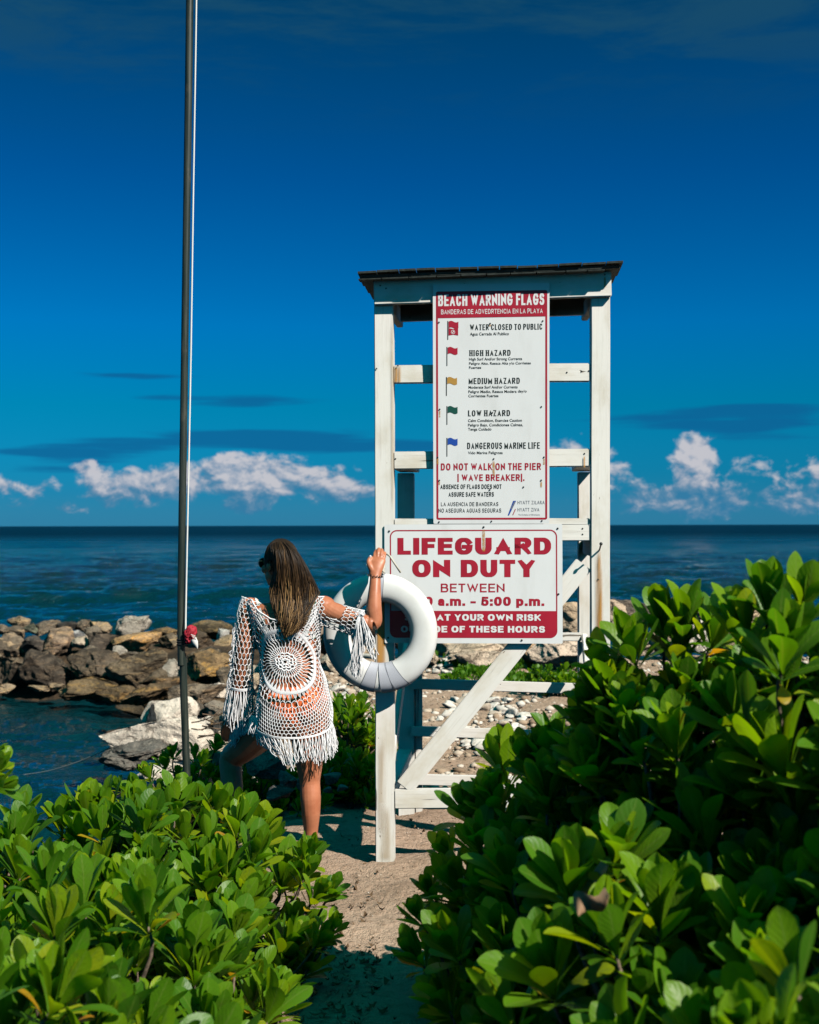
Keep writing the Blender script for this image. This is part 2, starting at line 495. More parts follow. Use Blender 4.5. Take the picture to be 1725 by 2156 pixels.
# ---------------------------------------------------------------- grotesque capitals drawn as strokes
def _arc(cx, cy, rx, ry, a0, a1, n=14, e=2.35):
    out = []
    for k in range(n + 1):
        a = R(a0 + (a1 - a0) * k / n)
        c, s = math.cos(a), math.sin(a)
        out.append((cx + rx * math.copysign(abs(c) ** (2 / e), c), cy + ry * math.copysign(abs(s) ** (2 / e), s)))
    return out
GLYPH = {
    'A': (.86, [[(0, 0), (.5, 1), (1, 0)], [(.2, .27), (.8, .27)]]),
    'B': (.78, [[(0, 0), (0, 1), (.55, 1)] + _arc(.55, .77, .37, .23, 90, -90, 8) + [(0, .54)], [(.55, .54)] + _arc(.6, .27, .40, .27, 90, -90, 8) + [(0, 0)]]),
    'C': (.80, [_arc(.5, .5, .5, .5, 38, 322, 20)]),
    'D': (.80, [[(0, 0), (0, 1), (.45, 1)] + _arc(.45, .5, .55, .5, 90, -90, 12) + [(0, 0)]]),
    'E': (.70, [[(1, 1), (0, 1), (0, 0), (1, 0)], [(0, .52), (.9, .52)]]),
    'F': (.66, [[(1, 1), (0, 1), (0, 0)], [(0, .52), (.86, .52)]]),
    'G': (.84, [_arc(.5, .5, .5, .5, 38, 330, 20) + [(1, .45), (.58, .45)]]),
    'H': (.78, [[(0, 0), (0, 1)], [(1, 0), (1, 1)], [(0, .52), (1, .52)]]),
    'I': (.0, [[(.5, 0), (.5, 1)]]),
    'K': (.82, [[(0, 0), (0, 1)], [(.95, 1), (.08, .40)], [(.34, .58), (1, 0)]]),
    'L': (.64, [[(0, 1), (0, 0), (1, 0)]]),
    'M': (.94, [[(0, 0), (0, 1), (.5, .1), (1, 1), (1, 0)]]),
    'N': (.80, [[(0, 0), (0, 1), (1, 0), (1, 1)]]),
    'O': (.86, [_arc(.5, .5, .5, .5, 0, 360, 28)]),
    'P': (.74, [[(0, 0), (0, 1), (.55, 1)] + _arc(.55, .73, .45, .27, 90, -90, 8) + [(0, .46)]]),
    'R': (.80, [[(0, 0), (0, 1), (.55, 1)] + _arc(.55, .74, .42, .26, 90, -90, 8) + [(0, .48)], [(.5, .48), (1, 0)]]),
    'S': (.74, [_arc(.5, .76, .46, .24, 25, 262, 12) + _arc(.5, .26, .5, .26, 88, -155, 12)]),
    'T': (.72, [[(0, 1), (1, 1)], [(.5, 1), (.5, 0)]]),
    'U': (.78, [[(0, 1), (0, .42)] + _arc(.5, .42, .5, .42, 180, 360, 12) + [(1, 1)]]),
    'V': (.82, [[(0, 1), (.5, 0), (1, 1)]]),
    'W': (1.16, [[(0, 1), (.25, 0), (.5, .92), (.75, 0), (1, 1)]]),
    'X': (.82, [[(0, 0), (1, 1)], [(0, 1), (1, 0)]]),
    'Y': (.82, [[(0, 1), (.5, .44), (1, 1)], [(.5, .44), (.5, 0)]]),
    'Z': (.72, [[(0, 1), (1, 1), (0, 0), (1, 0)]]),
    '0': (.72, [_arc(.5, .5, .5, .5, 0, 360, 24)]),
    '5': (.70, [[(.92, 1), (.16, 1), (.06, .5)] + _arc(.48, .32, .52, .32, 125, -150, 14)]),
    '9': (.72, [_arc(.5, .68, .5, .32, 0, 360, 20), _arc(.5, .5, .5, .5, 20, -140, 12)]),
    'a': (.62, [_arc(.5, .62 * .72, .45, .27, 160, 0, 8) + [(.95, 0)], _arc(.48, .2, .45, .2, 0, 360, 16)]),
    'm': (1.04, [[(0, 0), (0, .72)], [(0, .4)] + _arc(.25, .5, .25, .20, 180, 0, 8) + [(.5, 0)], [(.5, .4)] + _arc(.75, .5, .25, .20, 180, 0, 8) + [(1, 0)]]),
    'p': (.68, [[(0, -.28), (0, .72)], _arc(.5, .35, .5, .36, 0, 360, 18)]),
    '.': (.0, [[(.5, 0), (.5, .06)]]),
    ':': (.0, [[(.5, 0), (.5, .06)], [(.5, .6), (.5, .66)]]),
    '-': (.5, [[(0, .36), (1, .36)]]),
    '(': (.18, [_arc(1.1, .46, 1.0, .72, 118, 242, 8, 2)]),
    ')': (.18, [_arc(-.1, .46, 1.0, .72, 62, -62, 8, 2)]),
    ',': (.0, [[(.5, .06), (.5, -.1)]]),
}
def stroke_text(body, tx, ty, gap=.16, serif=False):
    """tx, ty: stem and bar thickness for cap height 1 -> verts, faces, width"""
    VV, FF = [], []
    x = 0.0
    zi = 0
    for ch in body:
        if ch == ' ':
            x += .38
            continue
        wd, strokes = GLYPH[ch]
        full = max(wd, tx)
        for st in strokes:
            closed = len(st) > 6 and abs(st[0][0] - st[-1][0]) < 1e-6 and abs(st[0][1] - st[-1][1]) < 1e-6
            pts = np.array([(x + tx / 2 + (full - tx) * p[0], ty / 2 + (1 - ty) * p[1]) for p in st])
            if closed: pts = pts[:-1]
            keep = [0] + [i for i in range(1, len(pts)) if np.linalg.norm(pts[i] - pts[i - 1]) > 1e-4]
            pts = pts[keep]
            n = len(pts)
            if serif and n == 2 and abs(pts[0][0] - pts[1][0]) < 1e-5:
                for yy in (ty * .28, 1 - ty * .28):
                    b = len(VV); zi += 1
                    s = tx * .8
                    for (dx, dy) in ((-s, -.28), (s, -.28), (s, .28), (-s, .28)):
                        VV.append((pts[0][0] + dx, yy + dy * ty, zi * 2e-6))
                    FF.append((b, b + 1, b + 2, b + 3))
            zi += 1
            # direction per segment, scaled so that stems get tx and bars ty
            def nrm(d):
                d = d / (np.linalg.norm(d) + 1e-9)
                nv = np.array([-d[1], d[0]])
                return nv * (abs(nv[0]) * tx + abs(nv[1]) * ty) / (abs(nv[0]) + abs(nv[1])) / 2 * (1.0 if min(abs(nv)) < .05 else 1.06), d
            L, Rr = [], []
            for i in range(n):
                if closed:
                    d0, d1 = pts[i] - pts[i - 1], pts[(i + 1) % n] - pts[i]
                else:
                    d0 = pts[i] - pts[i - 1] if i else pts[1] - pts[0]
                    d1 = pts[i + 1] - pts[i] if i < n - 1 else pts[-1] - pts[-2]
                (n0, u0_), (n1_, u1_) = nrm(d0), nrm(d1)
                p = pts[i].copy()
                if not closed and i in (0, n - 1):
                    ext = abs(u0_[0]) * tx / 2 + abs(u0_[1]) * ty / 2
                    if min(abs(u0_)) > .2: ext *= .9
                    p = p + (u1_ * -ext if i == 0 else u0_ * ext)
                    off = n0 if i else n1_
                else:
                    # exact corner from the two offset lines
                    den = u0_[0] * u1_[1] - u0_[1] * u1_[0]
                    if abs(den) < .12:
                        off = (n0 + n1_) / 2
                    else:
                        w_ = n1_ - n0
                        t = (w_[0] * u1_[1] - w_[1] * u1_[0]) / den
                        off = n0 + u0_ * t
                        m_ = np.linalg.norm(off); lim = 1.9 * max(tx, ty)
                        if m_ > lim: off = off * lim / m_
                L.append(p + off); Rr.append(p - off)
            b = len(VV)
            for q_ in L + Rr:
                yy = q_[1]
                if ch not in '(),p': yy = min(max(yy, 0), 1)
                VV.append((min(max(q_[0], x), x + full), yy, zi * 2e-6))
            for i in range(n if closed else n - 1):
                j = (i + 1) % n
                FF.append((b + i, b + j, b + n + j, b + n + i))
        x += full + gap
    return VV, FF, x - gap
# ---------------------------------------------------------------- lifeguard tower
YAW = R(3.9)
T_Y = 6.43
DEP = 1.33
_lp = P(809, 1107, T_Y)
VD = Vector((math.sin(YAW), math.cos(YAW), 0))
UD = Vector((math.cos(YAW), -math.sin(YAW), 0))
T0 = Vector((_lp.x, _lp.y, 0))                      # front face, middle of the left post
tower = empty('lifeguard_tower', (T0.x, T0.y, 0.0),
              'tall white painted wooden lifeguard stand with a small dark shingle roof', 'lifeguard tower')
tower.rotation_euler = (0, 0, -YAW)

def front(px, py, v=0.0):
    """tower coordinates (u, v, z) of a photograph point on the plane v behind the front face"""
    d = P(px, py, 1.0) - Vector((0, 0, EYE))
    o = Vector((0, 0, EYE))
    pl = T0 + VD * v
    t = (pl - o).dot(VD) / d.dot(VD)
    h = o + d * t
    return Vector(((h - T0).dot(UD), v, h.z))

def T(u, v, z):
    return T0 + UD * u + VD * v + Vector((0, 0, z))

def plank(name, a, b, wide, deep, parent, mat=WOOD, up=None, seed=0, bev=.004):
    """a, b: centre line in tower coordinates; wide is measured in the plane of the frame, deep across it"""
    a, b = Vector(a), Vector(b)
    L = (b - a).length
    x = (b - a).normalized()
    yv = Vector(up) if up else Vector((0, 1, 0))
    zv = x.cross(yv).normalized()
    yv = zv.cross(x).normalized()
    bm = bmesh.new()
    bmesh.ops.create_cube(bm, size=1)
    bmesh.ops.scale(bm, vec=(L, deep, wide), verts=bm.verts)
    bmesh.ops.bevel(bm, geom=bm.edges[:], offset=bev, segments=2, affect='EDGES')
    n = max(2, int(L / .12))
    for k in range(1, n):
        bmesh.ops.bisect_plane(bm, geom=bm.verts[:] + bm.edges[:] + bm.faces[:], plane_co=(-L / 2 + L * k / n, 0, 0), plane_no=(1, 0, 0))
    for q in bm.verts:
        q.co += Vector((0, mnoise.noise(Vector((q.co.x * 3, seed * 3.3, q.co.z * 9))), mnoise.noise(Vector((q.co.x * 3, 9 + seed * 3.3, q.co.y * 9))))) * .0022
    o = bm_obj(name, bm, mat, parent)
    o.matrix_basis = Matrix.Translation((a + b) / 2) @ Matrix((x, yv, zv)).transposed().to_4x4()
    return o

PW = .094
ztop = front(808, 632).z
uR = front(1264, 1107).u if False else front(1264, 1107).x
hd = PW / 2
zgl = gz(*T(0, 0, 0).xy) - .03
zgr = gz(*T(uR, 0, 0).xy) - .03
plank('post', (0, hd, zgl), (0, hd, ztop + .02), PW, PW, tower, seed=1)
plank('post', (uR, hd, zgr), (uR + .004, hd, front(1266, 612).z), PW, PW, tower, seed=2)
uL_in, uR_in = PW / 2, uR - PW / 2
# header beam, tilted as in the photograph
hl, hr = front(787, 616, -.038), front(1288, 597, -.038)
plank('header_beam', (hl.x, -.019, hl.z), (hr.x, -.019, hr.z), .122, .036, tower, seed=3)
# front rails
def rail(py_l, py_r, thick_px, name='rail', v=.045, x0=None, x1=None, deep=.04, seed=4):
    a = front(830, py_l); b = front(1243, py_r)
    return plank(name, (uL_in + .001 if x0 is None else x0, v, a.z), (uR_in - .001 if x1 is None else x1, v, b.z),
                 thick_px * T_Y / FPX, deep, tower, seed=seed)
rail(787, 783, 38, seed=5, v=.030)
rail(969, 963, 37, seed=6, v=.030)
rail(1099, 1098, 14, seed=7, v=.036)
rail(1123, 1121, 34, seed=8, v=.030)
rail(1684, 1682, 40, seed=9, v=.030)
# diagonal brace in the front frame
ba, bb = front(851, 1663), front(1262, 1152)
bd = (bb - ba).normalized()
plank('brace', (ba.x, .031, ba.z + .006), (uR_in - .032, .031, ba.z + .006 + (uR_in - .032 - ba.x) * bd.z / bd.x), .094, .034, tower, seed=10)

# back frame
zb = gz(*T(0.1, DEP, 0).xy) - .05
bl = front(863, 1400, DEP).x - .02
br = front(1234, 1400, DEP).x
arm_z = front(860, 990, DEP * .5).z
plank('post', (bl, DEP, zb), (bl, DEP, arm_z + .01), .098, .09, tower, seed=11)
plank('post', (bl + .073, DEP + .02, zb), (bl + .073, DEP + .02, 1.60), .042, .07, tower, seed=12)
plank('post', (br, DEP, zb), (br, DEP, arm_z + .01), .094, .09, tower, seed=13)
for i, (pl, pr, th) in enumerate(((1437, 1447, 21), (1536, 1546, 20), (1637, 1645, 22), (1339, 1339, 17))):
    za, zc = front(900, pl, DEP).z, front(1200, pr, DEP).z
    plank('ladder_rail', (bl + .03, DEP - .064, za), (br - .03, DEP - .064, zc), th * 7.75 / FPX, .038, tower, seed=14 + i)
# side rails, braces, arm rests
for i, (u, s) in enumerate(((0.0, 1), (uR, -1))):
    ub = bl if i == 0 else br
    plank('arm_rest', (u + s * .02, PW + .002, arm_z + .04), (ub + s * .02, DEP + .05, arm_z + .035), .035, .12, tower, up=(1, 0, 0), seed=20 + i)
    plank('side_rail', (u - s * .005, PW + .002, front(850, 1684).z), (ub - s * .005, DEP - .047, front(850, 1684).z), .06, .085, tower, up=(1, 0, 0), seed=22 + i)
    plank('side_brace', (u + s * .012, PW + .01, front(850, 1655).z), (ub + s * .012, DEP - .06, 1.02), .085, .03, tower, up=(1, 0, 0), seed=24 + i)
    plank('side_beam', (u, PW + .002, 1.575), (ub, DEP - .047, 1.575), .09, .04, tower, up=(1, 0, 0), seed=26 + i)
# seat boards
for k in range(9):
    v0 = .115 + k * .132
    tt = v0 / DEP
    plank('seat_board', (uL_in * (1 - tt) + (bl - .03) * tt - .04, v0, 1.634), (uR_in * (1 - tt) + (br + .03) * tt + .04, v0, 1.634), .024, .124, tower, seed=30 + k)
# roof: side beams, back beam, deck, shingle courses
rt = math.atan2(hr.z - hl.z, hr.x - hl.x)
def roofz(u, v):
    return hl.z + .064 + (u - hl.x) * math.tan(rt) + v * .045
for i, u in enumerate((-.01, uR + .01)):
    plank('roof_beam', (u, .002, roofz(u, .0) - .055), (u, DEP * .92, roofz(u, DEP * .92) - .055), .09, .038, tower, up=(1, 0, 0), seed=40 + i)
vb = .78
plank('roof_beam', (uL_in - .02, vb, roofz(0, vb) - .065), (uR_in + .02, vb, roofz(uR, vb) - .065), .105, .038, tower, seed=43)
u0, u1 = front(757, 590, -.12).x, front(1307, 570, -.12).x
ROOFM, nt, bs, out = material('old_shingle')
c = nt.n('ShaderNodeTexCoord').outputs['Object']
f = nt.noise(nt.v('MULTIPLY', c, (30.0, 4.0, 30.0)), 1.0, 6.0, .65)
nt.l(nt.mix(nt.step(f, .35, .72), (.006, .011, .0095), (.028, .036, .031)), bs.inputs['Base Color'])
bs.inputs['Roughness'].default_value = .85
bump(nt, bs, f, .8, .006)
dk = bmesh.new()
def add_box(bm, x0, x1, y0, y1, z0, z1, zf=None):
    vs = []
    for (x, y, z) in ((x0, y0, z0), (x1, y0, z0), (x1, y1, z0), (x0, y1, z0), (x0, y0, z1), (x1, y0, z1), (x1, y1, z1), (x0, y1, z1)):
        vs.append(bm.verts.new((x, y, z + (zf(x, y) if zf else 0))))
    for f_ in ((0, 3, 2, 1), (4, 5, 6, 7), (0, 1, 5, 4), (1, 2, 6, 5), (2, 3, 7, 6), (3, 0, 4, 7)):
        bm.faces.new([vs[k] for k in f_])
add_box(dk, u0, u1, -.105, DEP + .12, .002, .018, roofz)
deck = bm_obj('roof', dk, ROOFM, tower)
sh = bmesh.new()
rs = random.Random(3)
row = 0
v0 = -.122
while v0 < DEP + .1:
    u = u0 - .008 - (.06 if row % 2 else 0)
    while u < u1:
        wd = rs.uniform(.085, .125)
        a_, b_ = max(u, u0 - .012), min(u + wd - .004, u1 + .012)
        if b_ - a_ > .02:
            dz = rs.uniform(-.0012, .0016)
            lift = .019 + (0.005 if row == 0 else 0)
            add_box(sh, a_, b_, v0 + rs.uniform(-.008, .006), v0 + .17, lift + dz - (.004 if row else 0), lift + dz + .010,
                    lambda x, y, vv=v0: roofz(x, y) + .0025 * math.sin(x * 6) - (y - vv) * .07)
        u += wd
    row += 1
    v0 += .13
# second layer of butts under the front edge, proud of the deck
u = u0 - .006
while u < u1 - .07:
    wd = rs.uniform(.10, .15)
    add_box(sh, u, min(u + wd - .005, u1 - .075), -.114 + rs.uniform(-.004, .004), -.03, -.007, .000 + rs.uniform(-.002, .001), roofz)
    u += wd
bm_obj('shingles', sh, ROOFM, deck)

# rust stains that have run down from nails, and the nails
RUST, nt, bs, out = material('rust_stain')
uvn = nt.n('ShaderNodeTexCoord').outputs['UV']
su = nt.n('ShaderNodeSeparateXYZ'); nt.l(uvn, su.inputs[0])
ob = nt.n('ShaderNodeTexCoord').outputs['Object']
st = nt.noise(nt.v('MULTIPLY', ob, (60.0, 60.0, 3.0)), 1.0, 5.0, .6, .2)
cen = nt.m('ABSOLUTE', nt.m('SUBTRACT', su.outputs[0], .5))
side = nt.step(nt.m('MULTIPLY', cen, -1.0), -.5, -.16)
endf = nt.m('MULTIPLY', nt.step(su.outputs[1], .0, .25), nt.step(nt.m('MULTIPLY', su.outputs[1], -1.0), -1.0, -.90))
al = nt.m('MULTIPLY', nt.m('MULTIPLY', side, endf), nt.m('ADD', nt.m('MULTIPLY', nt.step(st, .36, .60), .62), .38), clamp=True)
bs.inputs['Base Color'].default_value = (.56, .27, .055, 1)
bs.inputs['Roughness'].default_value = .7
tr = nt.n('ShaderNodeBsdfTransparent')
mx = nt.n('ShaderNodeMixShader')
nt.l(nt.m('MULTIPLY', al, .85), mx.inputs[0]); nt.l(tr.outputs[0], mx.inputs[1]); nt.l(bs.outputs[0], mx.inputs[2])
nt.l(mx.outputs[0], out.inputs[0])

RUST_FAINT = RUST.copy(); RUST_FAINT.name = 'faint_rust_stain'
for nd_ in RUST_FAINT.node_tree.nodes:
    if nd_.type == 'MATH' and nd_.operation == 'MULTIPLY' and abs(nd_.inputs[1].default_value - .85) < 1e-4: nd_.inputs[1].default_value = .34
    if nd_.type == 'BSDF_PRINCIPLED': nd_.inputs['Base Color'].default_value = (.50, .30, .10, 1)
def stain(parent, u, v, z0, z1, wdt, mat=None):
    V = [(u - wdt / 2, v, z1), (u + wdt / 2, v, z1), (u + wdt / 2, v, z0), (u - wdt / 2, v, z0)]
    o = fast_mesh('rust_stain', V, [[0, 3, 2, 1]][0:1], mat or RUST, parent, False, None, [(0, 0), (1, 0), (1, 1), (0, 1)])
    return o
FS = -.0045
q1, q2 = front(1262, 1155), front(1258, 1440)
stain(tower, q1.x - .002, FS, q2.z - .1, q1.z + .01, .046); stain(tower, q1.x + .001, FS - .0008, q2.z + .25, q1.z + .012, .022)
q1, q2 = front(800, 1230), front(797, 1400); stain(tower, q1.x + .006, FS, q2.z - .02, q1.z + .08, .058)
q1, q2 = front(838, 771), front(838, 806); stain(tower, q1.x - .003, .005, q2.z, q1.z + .012, .046)
q1, q2 = front(1231, 958), front(1231, 985); stain(tower, q1.x, .005, q2.z, q1.z, .012)
q1, q2 = front(1274, 580, -.04), front(1274, 606, -.04); stain(tower, q1.x, -.0425, q2.z, q1.z, .014)
q1, q2 = front(800, 1560), front(800, 1700); stain(tower, q1.x + .010, FS, q2.z - .15, q1.z + .05, .055, RUST_FAINT)
q1, q2 = front(824, 640), front(824, 1080); stain(tower, q1.x + .006, FS, q2.z, q1.z, .022, RUST_FAINT)
q1, q2 = front(812, 1690), front(812, 1815); stain(tower, q1.x, FS, q2.z, q1.z, .07, RUST_FAINT)

def stud(name, parent, u, v, z, r=.006, h=.004, mat=METAL_DARK, seg=10):
    bm = bmesh.new()
    bmesh.ops.create_cone(bm, cap_ends=True, segments=seg, radius1=r, radius2=r * .7, depth=h)
    bmesh.ops.rotate(bm, verts=bm.verts, matrix=Matrix.Rotation(R(90), 3, 'X'))
    bmesh.ops.translate(bm, verts=bm.verts, vec=(u, v - h / 2, z))
    return bm_obj(name, bm, mat, parent)
# the long bent spike on the right post
nb = front(1262, 1159)
nh = Vector((nb.x + .002, -.088, nb.z + .034))
V_, F_ = tubes([np.array([(nb.x, .0, nb.z), (nb.x + .001, -.03, nb.z + .010), tuple(nh)])], .0042, 8)
o = fast_mesh('spike', V_, F_, METAL_DARK, tower)
bm = bmesh.new(); bmesh.ops.create_uvsphere(bm, u_segments=10, v_segments=6, radius=.0085); bmesh.ops.translate(bm, verts=bm.verts, vec=nh)
bm_obj('spike_head', bm, METAL_DARK, o, True)
for (px, py, v) in ((838, 770, .0), (1231, 955, .010), (1225, 782, .010), (1194, 784, .010), (1240, 781, .010), (793, 776, -.004), (833, 966, .01), (1227, 1125, .01), (1227, 1113, .01),
                    (1260, 1220, -.004), (1274, 578, -.040), (801, 601, -.040), (813, 607, -.040)):
    qv = front(px, py, v)
    stud('nail', tower, qv.x, v, qv.z, .0042, .003)

# ---------------------------------------------------------------- signs
FONT_PROBE = {}
def text_mesh(body, bold, spacing=1.0):
    cu = bpy.data.curves.new('lettering', 'FONT')
    cu.body = body
    cu.offset = bold
    cu.space_character = spacing
    cu.resolution_u = 4
    cu.fill_mode = 'BOTH'
    o = bpy.data.objects.new('lettering', cu)
    COL.objects.link(o)
    bpy.context.view_layer.update()
    dg = bpy.context.evaluated_depsgraph_get()
    me = bpy.data.meshes.new_from_object(o.evaluated_get(dg), depsgraph=dg)
    bpy.data.objects.remove(o); bpy.data.curves.remove(cu)
    return me

def cap_h(bold):
    if bold not in FONT_PROBE:
        me = text_mesh('H', bold)
        ys = [q.co.y for q in me.vertices]
        FONT_PROBE[bold] = (min(ys), max(ys))
        bpy.data.meshes.remove(me)
    return FONT_PROBE[bold]

class Sign:
    def __init__(self, name, corners, standoff_top, standoff_bot, label, cat):
        """corners: photograph positions TL, TR, BR, BL"""
        self.c = [front(*q, v=-.02) for q in corners]
        tl, tr, br_, bl_ = self.c
        self.w = ((tr.x - tl.x) + (br_.x - bl_.x)) / 2
        self.h = ((tl.z - bl_.z) + (tr.z - br_.z)) / 2
        x0 = (tl.x + bl_.x) / 2; z0 = (bl_.z + br_.z) / 2
        roll = math.atan2((tr.z - tl.z + br_.z - bl_.z) / 2, self.w)
        lean = math.atan2(standoff_top - standoff_bot, self.h)
        self.o = empty(name, (0, 0, 0), label, cat)
        self.M = (Matrix.Translation(T(x0, -standoff_bot - .004, z0)) @ Matrix.Rotation(-YAW, 4, 'Z')
                  @ Matrix.Rotation(-roll, 4, 'Y') @ Matrix.Rotation(R(90) + lean, 4, 'X'))
        self.o.matrix_basis = self.M
        self.Mi = self.M.inverted()
    def at(self, px, py):
        """sign coordinates (x, y) of a photograph point"""
        o = self.Mi @ Vector((0, 0, EYE))
        d = self.Mi @ P(px, py, 6.0) - o
        t = -o.z / d.z
        h = o + d * t
        return h.x, h.y
    def board(self, mat, th=.004):
        bm = bmesh.new()
        r = .006
        pts = []
        for (cx, cy, a0) in ((self.w - r, self.h - r, 0), (r, self.h - r, 90), (r, r, 180), (self.w - r, r, 270)):
            for k in range(4):
                a = R(a0 + 30 * k)
                pts.append((cx + r * math.cos(a), cy + r * math.sin(a)))
        vs = [bm.verts.new((x, y, -th)) for x, y in pts]
        f0 = bm.faces.new(vs)
        ex = bmesh.ops.extrude_face_region(bm, geom=[f0])
        bmesh.ops.translate(bm, verts=[g for g in ex['geom'] if isinstance(g, bmesh.types.BMVert)], vec=(0, 0, th))
        bmesh.ops.recalc_face_normals(bm, faces=bm.faces[:])
        return bm_obj('board', bm, mat, self.o)
    def text(self, body, l, r, top, base, mat, bold=.02, z=.0009, spacing=1.0):
        me = text_mesh(body, bold, spacing)
        me.name = 'lettering'
        co = np.array([q.co[:] for q in me.vertices])
        y0, y1 = cap_h(bold)
        cxm = (l + r) / 2
        X0, Y0 = self.at(l, base); X1, Y1 = self.at(r, base)
        _, Yt = self.at(cxm, top); _, Yb = self.at(cxm, base)
        xs = (co[:, 0] - co[:, 0].min()) / (co[:, 0].max() - co[:, 0].min())
        out = np.stack([X0 + xs * (X1 - X0), Yb + (co[:, 1] - y0) / (y1 - y0) * (Yt - Yb), np.full(len(co), z)], 1)
        me.vertices.foreach_set('co', out.astype(np.float32).ravel())
        me.update()
        me.materials.append(mat)
        return link(bpy.data.objects.new('lettering', me), self.o)
    def caps(self, body, l, r, top, base, mat, tx=.26, ty=.22, z=.0009, gap=.16, serif=False):
        V, F, wd = stroke_text(body, tx, ty, gap, serif)
        cxm = (l + r) / 2
        X0, Y0 = self.at(l, base); X1, Y1 = self.at(r, base)
        _, Yt = self.at(cxm, top); _, Yb = self.at(cxm, base)
        V = [(X0 + x / wd * (X1 - X0), Yb + y * (Yt - Yb), z + zz) for x, y, zz in V]
        o = mesh_obj('lettering', V, F, mat, self.o)
        bm = bmesh.new(); bm.from_mesh(o.data)
        for f in bm.faces:
            f.normal_update()
            if f.normal.z < 0: f.normal_flip()
        bm.to_mesh(o.data); bm.free()
        return o
    def ring(self, l, t, r, b, wpx, rad, mat, z=.0006, name='border'):
        """a rounded frame line; l,t,r,b photograph pixels of its outer edge"""
        x0, y1 = self.at(l, t); x1, y0 = self.at(r, b)
        wd = wpx * T_Y / FPX; rd = rad * T_Y / FPX
        outer, inner = [], []
        for (sx, sy, a0) in ((1, 1, 0), (0, 1, 90), (0, 0, 180), (1, 0, 270)):
            cx = x1 - rd if sx else x0 + rd
            cy = y1 - rd if sy else y0 + rd
            for k in range(9):
                a = R(a0 + 90 * k / 8)
                outer.append((cx + rd * math.cos(a), cy + rd * math.sin(a), z))
                ri = max(rd - wd, .0005)
                icx = x1 - wd - ri if sx else x0 + wd + ri
                icy = y1 - wd - ri if sy else y0 + wd + ri
                inner.append((icx + ri * math.cos(a), icy + ri * math.sin(a), z))
        n = len(outer)
        return mesh_obj(name, outer + inner, [(i, (i + 1) % n, n + (i + 1) % n, n + i) for i in range(n)], mat, self.o)
    def panel(self, pts, mat, z=.0006, name='panel'):
        V = [self.at(*q) + (z,) for q in pts]
        o = mesh_obj(name, V, [tuple(range(len(V)))], mat, self.o)
        bm = bmesh.new(); bm.from_mesh(o.data); bmesh.ops.recalc_face_normals(bm, faces=bm.faces[:])
        if bm.faces[:] and bm.faces[0].normal.z < 0:
            bmesh.ops.reverse_faces(bm, faces=bm.faces[:])
        bm.to_mesh(o.data); bm.free()
        return o
    def screw(self, px, py, r=.0052):
        x, y = self.at(px, py)
        bm = bmesh.new()
        bmesh.ops.create_cone(bm, cap_ends=True, segments=10, radius1=r, radius2=r * .7, depth=.004)
        bmesh.ops.translate(bm, verts=bm.verts, vec=(x, y, .0022))
        return bm_obj('screw', bm, METAL_DARK, self.o)
    def streak(self, px, py, py2, wpx):
        xc, y1 = self.at(px, py); _, y0 = self.at(px, py2)
        wd = wpx * T_Y / FPX
        fast_mesh('rust_stain', [(xc - wd / 2, y1, .0013), (xc + wd / 2, y1, .0013), (xc + wd / 2, y0, .0013), (xc - wd / 2, y0, .0013)],
                  [[0, 3, 2, 1]], RUST, self.o, False, None, [(0, 0), (1, 0), (1, 1), (0, 1)])

def z1(x, y):       # enlarged view of the upper sign -> frame pixels
    return ((1050 + .52174 * x) * .69, (760 + .52174 * y) * .69)
def z2(x, y):       # enlarged view of the lower sign -> frame pixels
    return ((1050 + .52174 * x) * .69, (1560 + .52174 * y) * .69)

S1 = Sign('warning_sign', [z1(524, 212), z1(1204, 204), z1(1197, 1605), z1(519, 1607)], .046, .008,
          'tall white sign listing coloured beach warning flags under a red heading', 'sign')
S1.board(SIGN_WHITE)
def s1t(body, l, r, top, base, mat=SIGN_INK, bold=.02, **k):
    a = z1(l, base); b = z1(r, base)
    S1.text(body, a[0], b[0], z1(0, top)[1], a[1], mat, bold, **k)
def s1c(body, l, r, top, base, mat=SIGN_INK, **k):
    a = z1(l, base); b = z1(r, base)
    S1.caps(body, a[0], b[0], z1(0, top)[1], a[1], mat, **k)
a = z1(538, 248); b = z1(1189, 1582)
S1.ring(a[0], a[1], b[0], b[1], 4.0, 4.0, SIGN_RED)
S1.panel([z1(545, 404), z1(1184, 393), z1(1189, 243), z1(541, 252)], SIGN_RED, .0009)
s1c('BEACH WARNING FLAGS', 551, 1172, 262, 330, SIGN_WHITE, tx=.30, ty=.17, z=.0013, gap=.14)
s1c('BANDERAS DE ADVEDRTENCIA EN LA PLAYA', 568, 1163, 350, 378, SIGN_WHITE, tx=.17, ty=.14, z=.0013, gap=.2)
